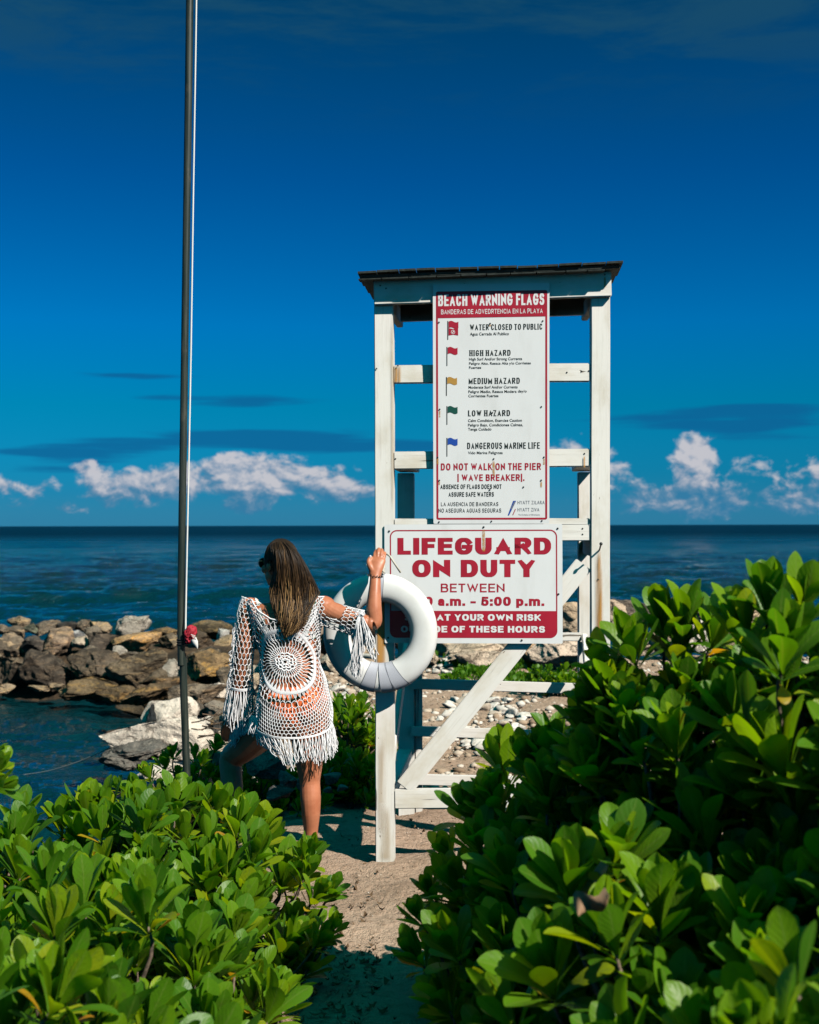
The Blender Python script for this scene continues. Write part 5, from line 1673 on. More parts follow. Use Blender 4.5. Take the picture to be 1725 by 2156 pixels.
# one dry brown leaf caught in the right shrubs
s_ = np.linspace(0, 1, 9); t_ = np.linspace(-1, 1, 7)
Vd = []
cd = P(1250, 1905, 2.62)
for a in s_:
    for b in t_:
        wd = .026 * (math.sin(math.pi * min(a * .93 + .05, 1)) ** .7)
        Vd.append((.075 * (a - .5), .02 * math.sin(a * 5 + b * 1.5) + .022 * b * b, wd * b + .012 * math.sin(a * 7)))
Vd = np.array(Vd) @ np.array(Matrix.Rotation(-.5, 3, 'Y')).T
Fd = [(i * 7 + j, i * 7 + j + 1, (i + 1) * 7 + j + 1, (i + 1) * 7 + j) for i in range(8) for j in range(6)]
DEADL = flat_mat('withered_leaf', (.30, .175, .10), .75, .25, .5)
o = fast_mesh('dry_leaf', Vd, Fd, DEADL); o.location = cd
tag(o, 'curled dry brown leaf caught among the green leaves on the right', 'dead leaf')
# ---------------------------------------------------------------- the woman
WY = 6.2
def W(zx, zy, dy=0.0):
    return np.array(P(414 + .3201 * zx, 1104 + .3201 * zy, WY + dy))
ZP = .3201 * WY / FPX          # metres per enlarged pixel
def H(x, y, dy=0.0):
    return np.array(P((960 + .23188 * x) * .69, (1640 + .23188 * y) * .69, 6.25 + dy))

woman_root = W(690, 1300); woman_root[2] = gz(woman_root[0], woman_root[1])
woman = empty('person', tuple(woman_root), 'long haired woman in white crochet dress seen from behind, one hand raised to the post', 'person')
WO = np.array(woman.location)

def loft(path, sides=20):
    """path: list of (centre, half width along u, half depth along v, u axis or None) -> closed mesh"""
    c = np.array([p[0] for p in path]); n = len(path)
    t = np.gradient(c, axis=0); t = unit(t)
    V, F = [], []
    ang = np.arange(sides) * 2 * np.pi / sides
    for i in range(n):
        u = np.array(path[i][3] if len(path[i]) > 3 and path[i][3] is not None else (1, 0, 0), float)
        u = u - t[i] * (u @ t[i])
        if np.linalg.norm(u) < .2:
            u = np.array([0, 1., 0]) - t[i] * t[i][1]
        u = unit(u); v = np.cross(t[i], u)
        V.append(c[i] + np.cos(ang)[:, None] * u * path[i][1] + np.sin(ang)[:, None] * v * path[i][2])
    V = list(np.concatenate(V))
    for i in range(n - 1):
        for j in range(sides):
            F.append((i * sides + j, i * sides + (j + 1) % sides, (i + 1) * sides + (j + 1) % sides, (i + 1) * sides + j))
    for i, s in ((0, -1), (n - 1, 1)):
        k = len(V); V.append(c[i] + t[i] * s * min(path[i][1], path[i][2]) * .75)
        for j in range(sides):
            a, b = i * sides + j, i * sides + (j + 1) % sides
            F.append((b, a, k) if s < 0 else (a, b, k))
    return V, F

def limb(pts, n=14):
    """pts: (point, radius[, flatten])"""
    P_ = smoothline([p[0] for p in pts], n)
    r = np.interp(np.linspace(0, len(pts) - 1, n), range(len(pts)), [p[1] for p in pts])
    fl_ = np.interp(np.linspace(0, len(pts) - 1, n), range(len(pts)), [p[2] if len(p) > 2 else 1.0 for p in pts])
    return loft([(P_[i], r[i], r[i] * fl_[i], None) for i in range(n)], 18)

def ellipsoid(c, r, rot=None):
    V, F = ico(3)
    p = V * np.array(r)
    if rot is not None: p = p @ np.array(rot).T
    return list(p + np.array(c)), [tuple(f) for f in F]

bits = []
tor = [((565, 395), .046, .048), ((582, 455), .048, .050), ((592, 492), .080, .060), ((594, 528), .150, .072), ((592, 580), .168, .086), ((592, 650), .160, .096), ((600, 760), .142, .092),
       ((612, 870), .128, .084), ((628, 990), .146, .098), ((642, 1140), .166, .112), ((648, 1250), .166, .112), ((650, 1330), .150, .100)]
tp = smoothline([W(*q[0]) for q in tor], 40)
k_ = np.linspace(0, len(tor) - 1, 40)
ta = np.interp(k_, range(len(tor)), [q[1] for q in tor]); tb = np.interp(k_, range(len(tor)), [q[2] for q in tor])
bits.append(loft([(tp[i], ta[i], tb[i], (1, 0, 0)) for i in range(40)], 28))
bits.append(ellipsoid(W(560, 1205, -.055), (.088, .075, .092)))
bits.append(ellipsoid(W(735, 1205, -.055), (.088, .075, .092)))
bits.append(ellipsoid(W(350, 556, .0), (.058, .056, .056)))
bits.append(ellipsoid(W(838, 548, .0), (.060, .058, .058)))
for sx in (505, 690):
    bits.append(ellipsoid(W(sx, 690, .085), (.068, .055, .065)))
# right arm, raised to the post
bits.append(limb([(W(800, 560), .055), (W(890, 575, -.02), .050), (W(1020, 620, -.04), .044), (W(1128, 652, -.055), .0385), (H(790, 1110, -.10), .036), (H(782, 950, -.095), .0385), (H(788, 780, -.085), .033), (H(797, 640, -.07), .0285), (H(800, 520, -.055), .0265, .8)], 34))
# left arm, hanging, hand on the raised thigh
bits.append(limb([(W(362, 560), .054), (W(335, 650), .047), (W(312, 790, .0), .042), (W(290, 900, .02), .036), (W(272, 1040, .06), .035), (W(252, 1180, .11), .026), (W(242, 1230, .13), .024, .8)], 30))
# legs
bits.append(limb([(W(735, 1230), .103), (W(738, 1350), .096), (W(740, 1480), .078), (W(742, 1600), .062), (W(745, 1695), .0495), (W(750, 1800, -.012), .0500), (W(752, 1900, -.012), .0455), (W(752, 2010, .0), .035), (W(752, 2120, .0), .029), (W(752, 2200, -.01), .031)], 40))
bits.append(limb([(W(752, 2205, -.04), .028), (W(752, 2215, .03), .030, .8), (W(750, 2228, .12), .032, .6), (W(748, 2236, .19), .026, .5)], 12))
bits.append(limb([(W(550, 1225, .0), .105), (W(470, 1320, .09), .096), (W(370, 1420, .19), .082), (W(285, 1490, .28), .070), (W(228, 1540, .315), .060), (W(228, 1640, .29), .056), (W(236, 1740, .265), .054), (W(245, 1850, .255), .042), (W(250, 1960, .25), .031), (W(250, 2030, .24), .031)], 40))
bits.append(limb([(W(250, 2035, .21), .028), (W(243, 2045, .30), .030, .8), (W(232, 2052, .39), .031, .6), (W(226, 2056, .45), .025, .5)], 12))
# head
FD = unit(np.array([-.70, .71, -.05])); FU = np.array([0, 0, 1.0]); FR = unit(np.cross(FD, FU))
hc = W(552, 250, .0)
hrot = np.stack([FR, FD, np.cross(FR, FD)], 1)
def HD(r, f, u):
    return hc + FR * r + FD * f + FU * u
bits.append(ellipsoid(hc + FU * .012, (.074, .092, .098), hrot))
bits.append(ellipsoid(HD(0, .030, -.058), (.056, .058, .062), hrot))
bits.append(ellipsoid(HD(0, .058, -.093), (.030, .028, .024), hrot))
bits.append(ellipsoid(HD(0, .088, -.030), (.012, .018, .024), hrot))
bits.append(ellipsoid(HD(0, .099, -.042), (.013, .012, .010), hrot))
bits.append(ellipsoid(HD(0, .083, -.066), (.022, .010, .006), hrot))
bits.append(ellipsoid(HD(0, .082, -.076), (.019, .010, .006), hrot))
for s in (-1, 1):
    bits.append(ellipsoid(HD(s * .030, .078, .004), (.014, .010, .010), hrot))
    bits.append(ellipsoid(HD(s * .040, .060, -.030), (.024, .024, .024), hrot))
    bits.append(ellipsoid(HD(s * .075, -.004, -.012), (.008, .018, .030), hrot))
# right hand: palm, curled fingers over the rope and post edge, thumb apart
bits.append(loft([(H(800, 525, -.055), .026, .021), (H(800, 470, -.050), .031, .019), (H(806, 400, -.042), .037, .018), (H(820, 335, -.032), .040, .017), (H(846, 285, -.020), .037, .015), (H(856, 262, -.012), .031, .012)], 18))
for pts in ([(788, 285, -.024), (792, 225, -.014), (808, 180, .010), (822, 176, .042)],
            [(829, 268, -.022), (836, 195, -.012), (846, 152, .012), (848, 160, .048)],
            [(870, 270, -.022), (884, 200, -.012), (888, 164, .012), (882, 172, .046)],
            [(906, 292, -.022), (922, 236, -.012), (926, 205, .010), (918, 208, .038)]):
    bits.append(limb([(H(*pts[0]), .0092), (H(*pts[1]), .0086), (H(*pts[2]), .0080), (H(*pts[3]), .0072)], 12))
bits.append(limb([(H(766, 440, -.050), .016), (H(728, 372, -.046), .0130), (H(712, 318, -.036), .0110), (H(728, 275, -.030), .0098), (H(740, 250, -.028), .0080)], 14))
# left hand lying on the thigh
bits.append(loft([(W(243, 1228, .128), .023, .019), (W(232, 1262, .135), .030, .016), (W(216, 1305, .150), .036, .015), (W(206, 1330, .162), .034, .013)], 16))
for (x0, x1, x2, L_) in ((180, 168, 172, 0), (198, 188, 190, 10), (217, 210, 208, 8), (234, 230, 226, -8)):
    bits.append(limb([(W(x0, 1322, .160), .0098), (W(x1, 1362, .178), .0090), (W(x2, 1398 + L_, .205), .0082), (W(x2 + 4, 1414 + L_, .232), .0072)], 10))
bits.append(limb([(W(246, 1270, .140), .013), (W(258, 1310, .150), .011), (W(256, 1350, .170), .0095), (W(250, 1374, .188), .008)], 10))

VV, FF = [], []
for v, f in bits:
    o_ = len(VV)
    VV += [tuple(np.array(q) - WO) for q in v]; FF += [tuple(i + o_ for i in g) for g in f]
SKIN, nt, bs, out = material('skin')
c = nt.n('ShaderNodeTexCoord').outputs['Object']
f = nt.noise(c, 16.0, 5.0, .6)
g = nt.noise(c, 240.0, 2.0, .6)
nt.l(nt.mix(nt.step(f, .35, .7), (.49, .18, .092), (.40, .13, .062)), bs.inputs['Base Color'])
bs.inputs['Roughness'].default_value = .42
bs.inputs['Specular IOR Level'].default_value = .4
bump(nt, bs, nt.m('ADD', f, nt.m('MULTIPLY', g, .15)), .2, .003)
raw = mesh_obj('body_raw', VV, FF, SKIN)
md = raw.modifiers.new('remesh', 'REMESH'); md.mode = 'VOXEL'; md.voxel_size = .0036
md2 = raw.modifiers.new('smooth', 'SMOOTH'); md2.iterations = 3; md2.factor = .5
bpy.context.view_layer.update()
dg = bpy.context.evaluated_depsgraph_get()
me = bpy.data.meshes.new_from_object(raw.evaluated_get(dg), depsgraph=dg)
bpy.data.objects.remove(raw)
me.name = 'body'
me.polygons.foreach_set('use_smooth', [True] * len(me.polygons))
if not me.materials: me.materials.append(SKIN)
body = link(bpy.data.objects.new('body', me), woman)
nv = len(me.vertices)
BV = np.empty(nv * 3, np.float32); me.vertices.foreach_get('co', BV); BV = BV.reshape(-1, 3)
BN = np.empty(nv * 3, np.float32); me.vertices.foreach_get('normal', BN); BN = BN.reshape(-1, 3)
npoly = len(me.polygons)
BF = [tuple(p.vertices) for p in me.polygons]
BFa = np.array([f for f in BF if len(f) == 4])

def to_zoom(V):
    """enlarged-photo coordinates of points (woman space)"""
    p = V + WO
    px = CX + (p[:, 0] / p[:, 1]) * FPX; py = HY - (p[:, 2] - EYE) / p[:, 1] * FPX
    return (px - 414) / .3201, (py - 1104) / .3201
bzx, bzy = to_zoom(BV)
def garment(name, cond, mat, off):
    keep = cond[BFa].all(1)
    used, inv = np.unique(BFa[keep].ravel(), return_inverse=True)
    return fast_mesh(name, BV[used] + BN[used] * off, inv.reshape(-1, 4), mat, woman)
ORANGEC = flat_mat('orange_swimwear', (.80, .16, .045), .6, .3)
FLORAL, nt, bs, out = material('floral_swimwear')
c = nt.n('ShaderNodeTexCoord').outputs['Object']
a_ = nt.noise(c, 26.0, 3.0); b_ = nt.noise(nt.v('ADD', c, (3.0, 1.0, 2.0)), 30.0, 3.0)
col = nt.mix(nt.step(a_, .54, .58), (.72, .70, .68), (.03, .26, .13))
col = nt.mix(nt.step(b_, .57, .61), col, (.72, .17, .05))
nt.l(col, bs.inputs['Base Color'])
rel_y = BV[:, 1] + WO[1] - WY
legcut = 1085 + .0 * bzx
tri = (bzy > 1070) & (bzy < 1330 - np.abs(bzx - 650) * .85) & (bzx > 395) & (bzx < 905)
front_b = (rel_y > .02) & (bzy > 1070) & (bzy < 1330) & (np.abs(bzx - 648) < 250) & (bzy < 1340 - np.abs(bzx - 650) * .8)
garment('bikini_bottom', ((tri & (rel_y <= .03)) | front_b) & (np.abs(rel_y) < .16), ORANGEC, .0035)
strapc = ((np.abs(bzy - 735 + (bzx - 600) * .05) < 26) & (rel_y < .1)) | ((rel_y > .02) & (np.abs(bzy - 690) < 70))
garment('bikini_top', strapc & (bzx > 425) & (bzx < 790) & (np.abs(rel_y) < .2), FLORAL, .0035)
for x0, x1 in ((392, 470), (790, 700)):
    t_ = (bzy - 485) / (735 - 485)
    garment('shoulder_strap', (np.abs(bzx - (x0 + (x1 - x0) * t_)) < 15) & (bzy > 478) & (bzy < 735) & (np.abs(rel_y) < .14), FLORAL, .0045)

# ---------------------------------------------------------------- crochet dress worked in yarn
YARN, nt, bs, out = material('white_yarn')
c = nt.n('ShaderNodeTexCoord').outputs['Object']
bs.inputs['Base Color'].default_value = (.80, .78, .79, 1)
bs.inputs['Roughness'].default_value = .85
bs.inputs['Specular IOR Level'].default_value = .15
bump(nt, bs, nt.noise(c, 300.0, 2.0), .4, .002)

secs = np.array([(470, 590, 258, .088), (530, 588, 268, .104), (600, 590, 248, .116), (680, 596, 222, .120), (760, 603, 207, .116), (870, 612, 197, .108), (1000, 628, 214, .130),
                 (1150, 640, 244, .168), (1290, 645, 256, .176), (1420, 645, 262, .176)])
def dress_sec(zy):
    return [np.interp(zy, secs[:, 0], secs[:, k]) for k in (1, 2, 3)]
def dress_pt(X, zy):
    """X: metres round the body from the middle of the back (positive to the right)"""
    cx, hw, d = dress_sec(zy)
    a = hw * ZP
    ph = X / (.62 * a + .38 * d)
    e = 2 / 2.25
    sx = np.sign(np.sin(ph)) * np.abs(np.sin(ph)) ** e
    cy = np.sign(np.cos(ph)) * np.abs(np.cos(ph)) ** e
    z = W(590, zy)[2]
    wob = .004 * np.sin(X * 31 + zy * .011) + .003 * np.sin(zy * .03 + X * 9)
    yy = WY - (d + wob) * cy
    if cy > 0: z = EYE - (EYE - z) * yy / WY
    return np.array([W(cx, zy)[0] + (a + wob) * sx, yy, z]) - WO
MC = (600, 905)                                            # centre of the round motif
neck_x = [280, 330, 385, 430, 510, 600, 660, 720, 765, 850, 900]
neck_y = [560, 515, 490, 572, 622, 640, 620, 560, 476, 478, 530]
def in_dress(X, zy):
    if zy > 1404 - min(1500 * X * X, 95): return False
    cx, hw, d = dress_sec(zy)
    a = hw * ZP
    lim = math.pi * (.62 * a + .38 * d)
    if abs(X) > lim: return False
    ph = X / (.62 * a + .38 * d)
    zx = cx + hw * math.sin(ph)
    if zy < np.interp(zx, neck_x, neck_y) + (60 if abs(ph) > 1.57 else 0): return False
    if zx > 838 and zy < 540 and False: return False
    return True
polys, rads = [], []
def yarn(pts, r, clip=True, n=2):
    """pts in (X metres, zy) pattern space"""
    run = []
    for (X, zy) in pts:
        if not clip or in_dress(X, zy):
            run.append(dress_pt(X, zy))
        else:
            if len(run) > 1: polys.append(np.array(run)); rads.append(r)
            run = []
    if len(run) > 1: polys.append(np.array(run)); rads.append(r)
def pol(r, th):
    """round pattern space about the motif; r in metres"""
    return ((MC[0] - 612) * ZP + r * math.sin(th), MC[1] + r * 1.12 * math.cos(th) / ZP)
def dense(p, q, n):
    return [(p[0] + (q[0] - p[0]) * k / n, p[1] + (q[1] - p[1]) * k / n) for k in range(n + 1)]
TAU = 2 * math.pi
# flower in the middle
for rr_, pet, am in ((.010, 5, .004), (.021, 8, .006), (.033, 12, .006)):
    yarn([pol(rr_ + am * abs(math.sin(pet * k * TAU / 96 / 2)), k * TAU / 96) for k in range(97)], .0042)
for k in range(12):
    yarn([pol(.006, k * TAU / 12), pol(.036, k * TAU / 12)], .0028)
# spokes, opening into leaf shapes
N1 = 40
for k in range(N1):
    t0, t1, tm = k * TAU / N1, (k + 1) * TAU / N1, (k + .5) * TAU / N1
    yarn([pol(.038, t0), pol(.058, t0), pol(.070, tm), pol(.086, tm), pol(.098, t1), pol(.106, t1)], .0021)
    yarn([pol(.058, t0), pol(.070, tm - TAU / N1), pol(.086, tm - TAU / N1), pol(.098, t0)], .0021)
    for j in range(5):
        yarn([pol(.106, t0), pol(.131, t0 + (j - 2) * TAU / N1 / 5)], .0015)
# the thick ring
for rr_, w_ in ((.131, .0026), (.1355, .0032), (.140, .0026)):
    yarn([pol(rr_, k * TAU / 160) for k in range(161)], w_)
for k in range(150):
    yarn([pol(.138, k * TAU / 150), pol(.150 + .016 * (k % 3 == 1) + .008, (k // 3 * 3 + 1 + (k % 3 - 1) * .45) * TAU / 150)], .0015)
# rows of open net round the ring, closer at the hem
rows = [.174]
while rows[-1] < .62:
    rows.append(rows[-1] + (.0255 if rows[-1] < .222 else .0145))
Nw = 50
for k, r0 in enumerate(rows):
    h = rows[k + 1] - r0 if k + 1 < len(rows) else .016
    lower = r0 >= .222
    def ring_n(r): return Nw if r < .222 else 112
    n = ring_n(r0)
    o0 = (k % 2) * .5
    dl = h * .20
    zig = []
    for j in range(2 * n + 1):
        th = (j * .5 + o0) * TAU / n
        zig.append(pol(r0 + (dl if j % 2 else -dl), th))
    yarn(zig, .0022 if not lower else .0023)
    if k + 1 < len(rows) and ring_n(rows[k + 1]) == n:
        for j in range(n):
            th = (j + .5 + o0) * TAU / n
            yarn([pol(r0 + dl, th), pol(rows[k + 1] - (rows[k + 2] - rows[k + 1] if k + 2 < len(rows) else h) * .20, th)], .0022 if not lower else .0023)
    elif k + 1 < len(rows):
        for j in range(n * 2):
            th = j * TAU / n / 2
            yarn([pol(r0, th), pol(rows[k + 1], th)], .0020)
# trim of the neck and hem
nk = []
for zx in np.linspace(300, 880, 60):
    zy = float(np.interp(zx, neck_x, neck_y))
    cx, hw, d = dress_sec(zy)
    ph = math.asin(max(-1, min(1, (zx - cx) / hw)))
    nk.append((ph * (.62 * hw * ZP + .38 * d), zy))
yarn(nk, .0038, False)
def hem(X): return 1404 - min(1500 * X * X, 95)
for dz in (0, 7):
    yarn([(X, hem(X) + dz) for X in np.linspace(-.64, .64, 120)], .0030, False)
# diagonal seam lines down to the round motif
for s in (-1, 1):
    for off in (-.004, .004):
        yarn([(s * (.150 + off), 560), (s * (.125 + off), 640), (s * (.085 + off), 720), (s * (.050 + off), 770)], .0024)
    for k in range(16):
        t_ = k / 15
        X0, z0 = s * (.150 - .100 * t_), 560 + 210 * t_
        yarn([(X0, z0), (X0 + s * .020, z0 + 20)], .0015); yarn([(X0, z0), (X0 - s * .020, z0 - 12)], .0015)

def sleeve(axis, rad, cell, hole=None, nseam=None):
    """hexagon net round an arm: axis points, radius"""
    A = smoothline([p for p in axis], 60)
    rr_ = np.interp(np.linspace(0, 1, 60), np.linspace(0, 1, len(rad)), rad)
    t = unit(np.gradient(A, axis=0))
    u = unit(np.cross(t, np.array([0, 1.0, 0])))
    v = np.cross(t, u)
    L = np.linalg.norm(np.diff(A, axis=0), axis=1).sum()
    def pt(s, th):
        i = min(max(s / L, 0), 1) * 59; k = min(int(i), 58); f_ = i - k
        def lp(q): return q[k] * (1 - f_) + q[k + 1] * f_
        return lp(A) + lp(rr_) * (math.cos(th) * lp(u) + math.sin(th) * lp(v)) - WO
    def add(pts, r):
        run = []
        for p in pts:
            if hole is not None and hole(p): 
                if len(run) > 1: polys.append(np.array(run)); rads.append(r)
                run = []
            else: run.append(p)
        if len(run) > 1: polys.append(np.array(run)); rads.append(r)
    n = max(8, int(2 * math.pi * np.mean(rad) / (cell * .86)))
    rows_ = int(L / cell)
    for k in range(rows_ + 1):
        s = k * L / rows_; dl = cell * .2; o0 = (k % 2) * .5
        add([pt(s + (dl if j % 2 else -dl), (j * .5 + o0) * TAU / n) for j in range(2 * n + 1)], .0022)
        if k < rows_:
            for j in range(n):
                th = (j + .5 + o0) * TAU / n
                add([pt(s + dl, th), pt(s + cell - dl, th)], .0022)
    for th0 in ([] if nseam is None else nseam):
        for d_ in (-.06, .06):
            add([pt(s, th0 + d_) for s in np.linspace(0, L, 30)], .0025)
        for s in np.linspace(0, L, 42):
            add([pt(s, th0), pt(s + .012, th0 + .38)], .0015); add([pt(s, th0), pt(s + .012, th0 - .38)], .0015)
    for k in range(3):
        add([pt(L - .004 * k, j * TAU / 40) for j in range(41)], .003)
    return pt, L
ptL, LL_ = sleeve([W(372, 500, .005), W(338, 600, .0), W(318, 760, .0), W(300, 920, .02), W(292, 1065, .05)], [.058, .058, .050, .052, .060], .024, nseam=[2.6])
def shoulder_hole(p):
    zx, zy = to_zoom(np.array([p]))
    return ((zx[0] - 908) / 64) ** 2 + ((zy[0] - 545) / 82) ** 2 < 1 or (zy[0] < 560 and 850 < zx[0] < 965)
ptR, LR_ = sleeve([W(812, 560, .0), W(880, 590, -.015), W(980, 625, -.035), W(1080, 655, -.05)], [.066, .066, .062, .066], .022, hole=shoulder_hole)
hl2 = [W(908 + 64 * math.cos(a), 545 + 82 * math.sin(a), -.075 + .035 * abs(math.cos(a))) - WO for a in np.linspace(-.15, math.pi + .15, 30)]
polys.append(np.array(hl2)); rads.append(.0032)
v_, f_ = tubes(polys, rads, 5, False)
dress = fast_mesh('crochet_dress', v_, f_, YARN, woman)

# fringes: bundles of loose threads
fr_ = np.random.default_rng(3)
def tassel(p0, length, lean, n=5, store=None, spread=.010):
    for k in range(n):
        o = fr_.normal(size=3) * .0028
        end = p0 + np.array([lean[0] + fr_.normal() * spread, lean[1] + fr_.normal() * spread, -length * fr_.uniform(.86, 1.05)])
        mid1 = p0 + (end - p0) * .35 + o + np.array([fr_.normal() * .003, fr_.normal() * .003, 0])
        mid2 = p0 + (end - p0) * .7 + o * 2 + np.array([fr_.normal() * .005, fr_.normal() * .004, 0])
        store.append(smoothline([p0, mid1, mid2, end], 9))
st_ = []
for X in np.linspace(-.62, .62, 74):
    p0 = dress_pt(X, hem(X) + 6)
    zx = to_zoom(p0[None])[0][0]
    back = math.cos(X / .18) > -.2
    lx = .010 + .05 * math.exp(-((zx - 470) / 90) ** 2) if back else .0
    L_ = .105 if zx < 760 else .125
    if back and 430 < zx < 620: L_ = .085 + .00026 * (zx - 430)
    if zx < 430: L_ = .075
    tassel(p0, L_ * fr_.uniform(.92, 1.1), (lx, -.01 if back else .0), 6, st_)
# the front panel falls over the raised thigh
drape = smoothline([W(405, 1275, -.02), W(372, 1262, .05), W(330, 1270, .12), W(292, 1300, .18), W(262, 1345, .22)], 40)
for k in range(0, 40):
    tassel(drape[k] - WO + np.array([0, -.055, .012]), .085 * fr_.uniform(.85, 1.15), (-.012, -.012), 5, st_, .007)
for dz in (0, .010, .022):
    st_.append(drape - WO + np.array([0.004, -.052, .012 + dz]))
v_, f_ = tubes(st_, .0018, 4, False)
fast_mesh('hem_fringe', v_, f_, YARN, dress)
st_ = []
for j in range(26):
    tassel(ptL(LL_, j * TAU / 26), .17 * fr_.uniform(.85, 1.12), (-.01 + fr_.normal() * .006, .0), 6, st_)
for s in np.linspace(.15, LL_, 22):
    tassel(ptL(s, 2.6), .05 * fr_.uniform(.8, 1.2), (-.012, 0), 3, st_, .004)
v_, f_ = tubes(st_, .0018, 4, False)
fast_mesh('sleeve_fringe', v_, f_, YARN, dress)
st_ = []
for j in range(26):
    q_ = ptR(LR_, j * TAU / 26)
    zx, zy = to_zoom(q_[None])
    tassel(q_, (.205 if zx[0] < 1075 else .15) * fr_.uniform(.85, 1.08), (-.012 + fr_.normal() * .008, -.004), 6, st_, .008)
for s in np.linspace(LR_ * .55, LR_, 12):
    tassel(ptR(s, .2), .13 * fr_.uniform(.8, 1.2), (0, 0), 4, st_)
for j in range(10):
    tassel(W(1085 + j * 4, 585 + j * 9, -.105) - WO, .16 * fr_.uniform(.8, 1.1), (.03, -.005), 5, st_)
v_, f_ = tubes(st_, .0018, 4, False)
fast_mesh('sleeve_fringe', v_, f_, YARN, dress)
bow = [W(1075 + 30 * math.sin(t) * (1 + .4 * math.cos(t)), 585 + 14 * math.sin(2 * t), -.112) - WO for t in np.linspace(0, TAU, 40)]
v_, f_ = tubes([np.array(bow)], .0022, 5, False); fast_mesh('sleeve_bow', v_, f_, YARN, dress)

# ---------------------------------------------------------------- hair
HAIR, nt, bs, out = material('hair')
tn = nt.n('ShaderNodeAttribute', attribute_name='tint').outputs['Fac']
nt.l(nt.ramp(tn, [(0, (.010, .006, .004)), (.40, (.030, .017, .009)), (.70, (.12, .064, .027)), (1.0, (.38, .22, .09))]), bs.inputs['Base Color'])
bs.inputs['Roughness'].default_value = .42
bs.inputs['Specular IOR Level'].default_value = .22
def Zh(x, y, dy):
    return W(((700 + x / 5.75) - 600) / .4639, ((1620 + y / 5.75) - 1600) / .4639, dy)
G = [[(715, 245), (715, 330), (770, 520), (800, 680), (745, 900), (712, 1080), (760, 1320), (830, 1500), (895, 1690), (945, 1850)],
     [(800, 205), (800, 330), (840, 560), (860, 760), (850, 980), (850, 1180), (880, 1400), (920, 1600), (960, 1760), (990, 1880)],
     [(880, 190), (920, 320), (960, 560), (990, 780), (1010, 1000), (1020, 1200), (1030, 1400), (1040, 1600), (1050, 1750), (1050, 1870)],
     [(940, 195), (1040, 320), (1110, 560), (1150, 780), (1180, 1000), (1190, 1200), (1190, 1400), (1180, 1580), (1160, 1700), (1130, 1810)],
     [(1000, 210), (1140, 340), (1250, 560), (1320, 780), (1360, 980), (1350, 1200), (1335, 1400), (1275, 1550), (1240, 1680), (1200, 1770)],
     [(1040, 230), (1210, 380), (1335, 600), (1435, 800), (1535, 980), (1565, 1090), (1475, 1230), (1400, 1400), (1360, 1550), (1300, 1670)]]
GA = np.array(G, float)                                     # 6, 10, 2
dprof = np.array([-.030, -.088, -.106, -.104, -.096, -.100, -.122, -.140, -.146, -.146])
def hair_at(a, t, lift):
    x = a * 5; i = min(int(x), 4); f_ = x - i
    y = t * 9; j = min(int(y), 8); g_ = y - j
    q = (GA[i, j] * (1 - f_) + GA[i + 1, j] * f_) * (1 - g_) + (GA[i, j + 1] * (1 - f_) + GA[i + 1, j + 1] * f_) * g_
    d = dprof[j] * (1 - g_) + dprof[j + 1] * g_
    edge = (2 * a - 1) ** 2
    return Zh(q[0], q[1], d + .050 * edge * min(1, t * 4 + .2) + lift)
hr_ = np.random.default_rng(9)
def t_lock(l): return np.random.default_rng(l + 77).random()
lines, rr_, tt_ = [], [], []
for k in range(1900):
    a0 = hr_.random(); a1 = min(max(a0 + hr_.normal() * .07, 0), 1)
    lock = math.floor(a0 * 26)
    lt = np.random.default_rng(lock + 5).random()
    lift = hr_.uniform(-.006, .030) * (1 if k % 4 else .2) - .016 * t_lock(lock)
    end = hr_.uniform(.80, 1.0) if k % 5 else hr_.uniform(.5, .9)
    ts = np.linspace(0, end, 22)
    ph, fr2, am = hr_.uniform(0, 6.28), hr_.uniform(9, 18), hr_.uniform(.004, .015)
    pts = []
    for t in ts:
        a = a0 + (a1 - a0) * t
        a += .062 * math.sin(lock * 2.7 + t * 11.5) * t - .42 * (a0 - (lock + .5) / 26) * t * min(1, 1.6 * t)
        p = hair_at(min(max(a, 0), 1), t, lift)
        pts.append(p + np.array([am * math.sin(ph + fr2 * t) * t, am * .5 * math.cos(ph + fr2 * t), 0]) - WO)
    lines.append(np.array(pts))
    r0 = hr_.uniform(.0011, .0022)
    rr_.append(r0 * np.interp(ts / end, [0, .7, 1], [1, 1, .25]))
    base_t = .04 + .75 * (lt ** 1.6) * (.5 + .5 * hr_.random()) + .16 * hr_.random() + (.45 if hr_.random() < .12 else 0)
    tt_.append(np.repeat(np.clip(base_t * (.50 + .85 * np.clip(ts, 0, 1)) + .20 * np.clip(ts - .3, 0, 1) * lt + .05, 0, 1), 4))
v_, f_ = tubes(lines, rr_, 4, False)
hair = fast_mesh('hair', v_, f_, HAIR, woman, True, {'tint': np.concatenate(tt_)})
# the mass under the loose strands
NA_, NT_ = 22, 40
front_s = [hair_at(i / (NA_ - 1), .0 + j / (NT_ - 1) * .93, .012) - WO for i in range(NA_) for j in range(NT_)]
back_s = [hair_at(i / (NA_ - 1), .0 + j / (NT_ - 1) * .93, .045) - WO for i in range(NA_) for j in range(NT_)]
Fm = []
n0 = NA_ * NT_
for i in range(NA_ - 1):
    for j in range(NT_ - 1):
        a = i * NT_ + j
        Fm.append((a, a + NT_, a + NT_ + 1, a + 1)); Fm.append((n0 + a, n0 + a + 1, n0 + a + NT_ + 1, n0 + a + NT_))
for j in range(NT_ - 1):
    for i in (0, NA_ - 1):
        a = i * NT_ + j; Fm.append((a, a + 1, n0 + a + 1, n0 + a))
for i in range(NA_ - 1):
    for j in (0, NT_ - 1):
        a = i * NT_ + j; Fm.append((a, a + NT_, n0 + a + NT_, n0 + a))
fast_mesh('hair_underlayer', front_s + back_s, Fm, HAIR, hair, True, {'tint': np.full(2 * n0, .10)})
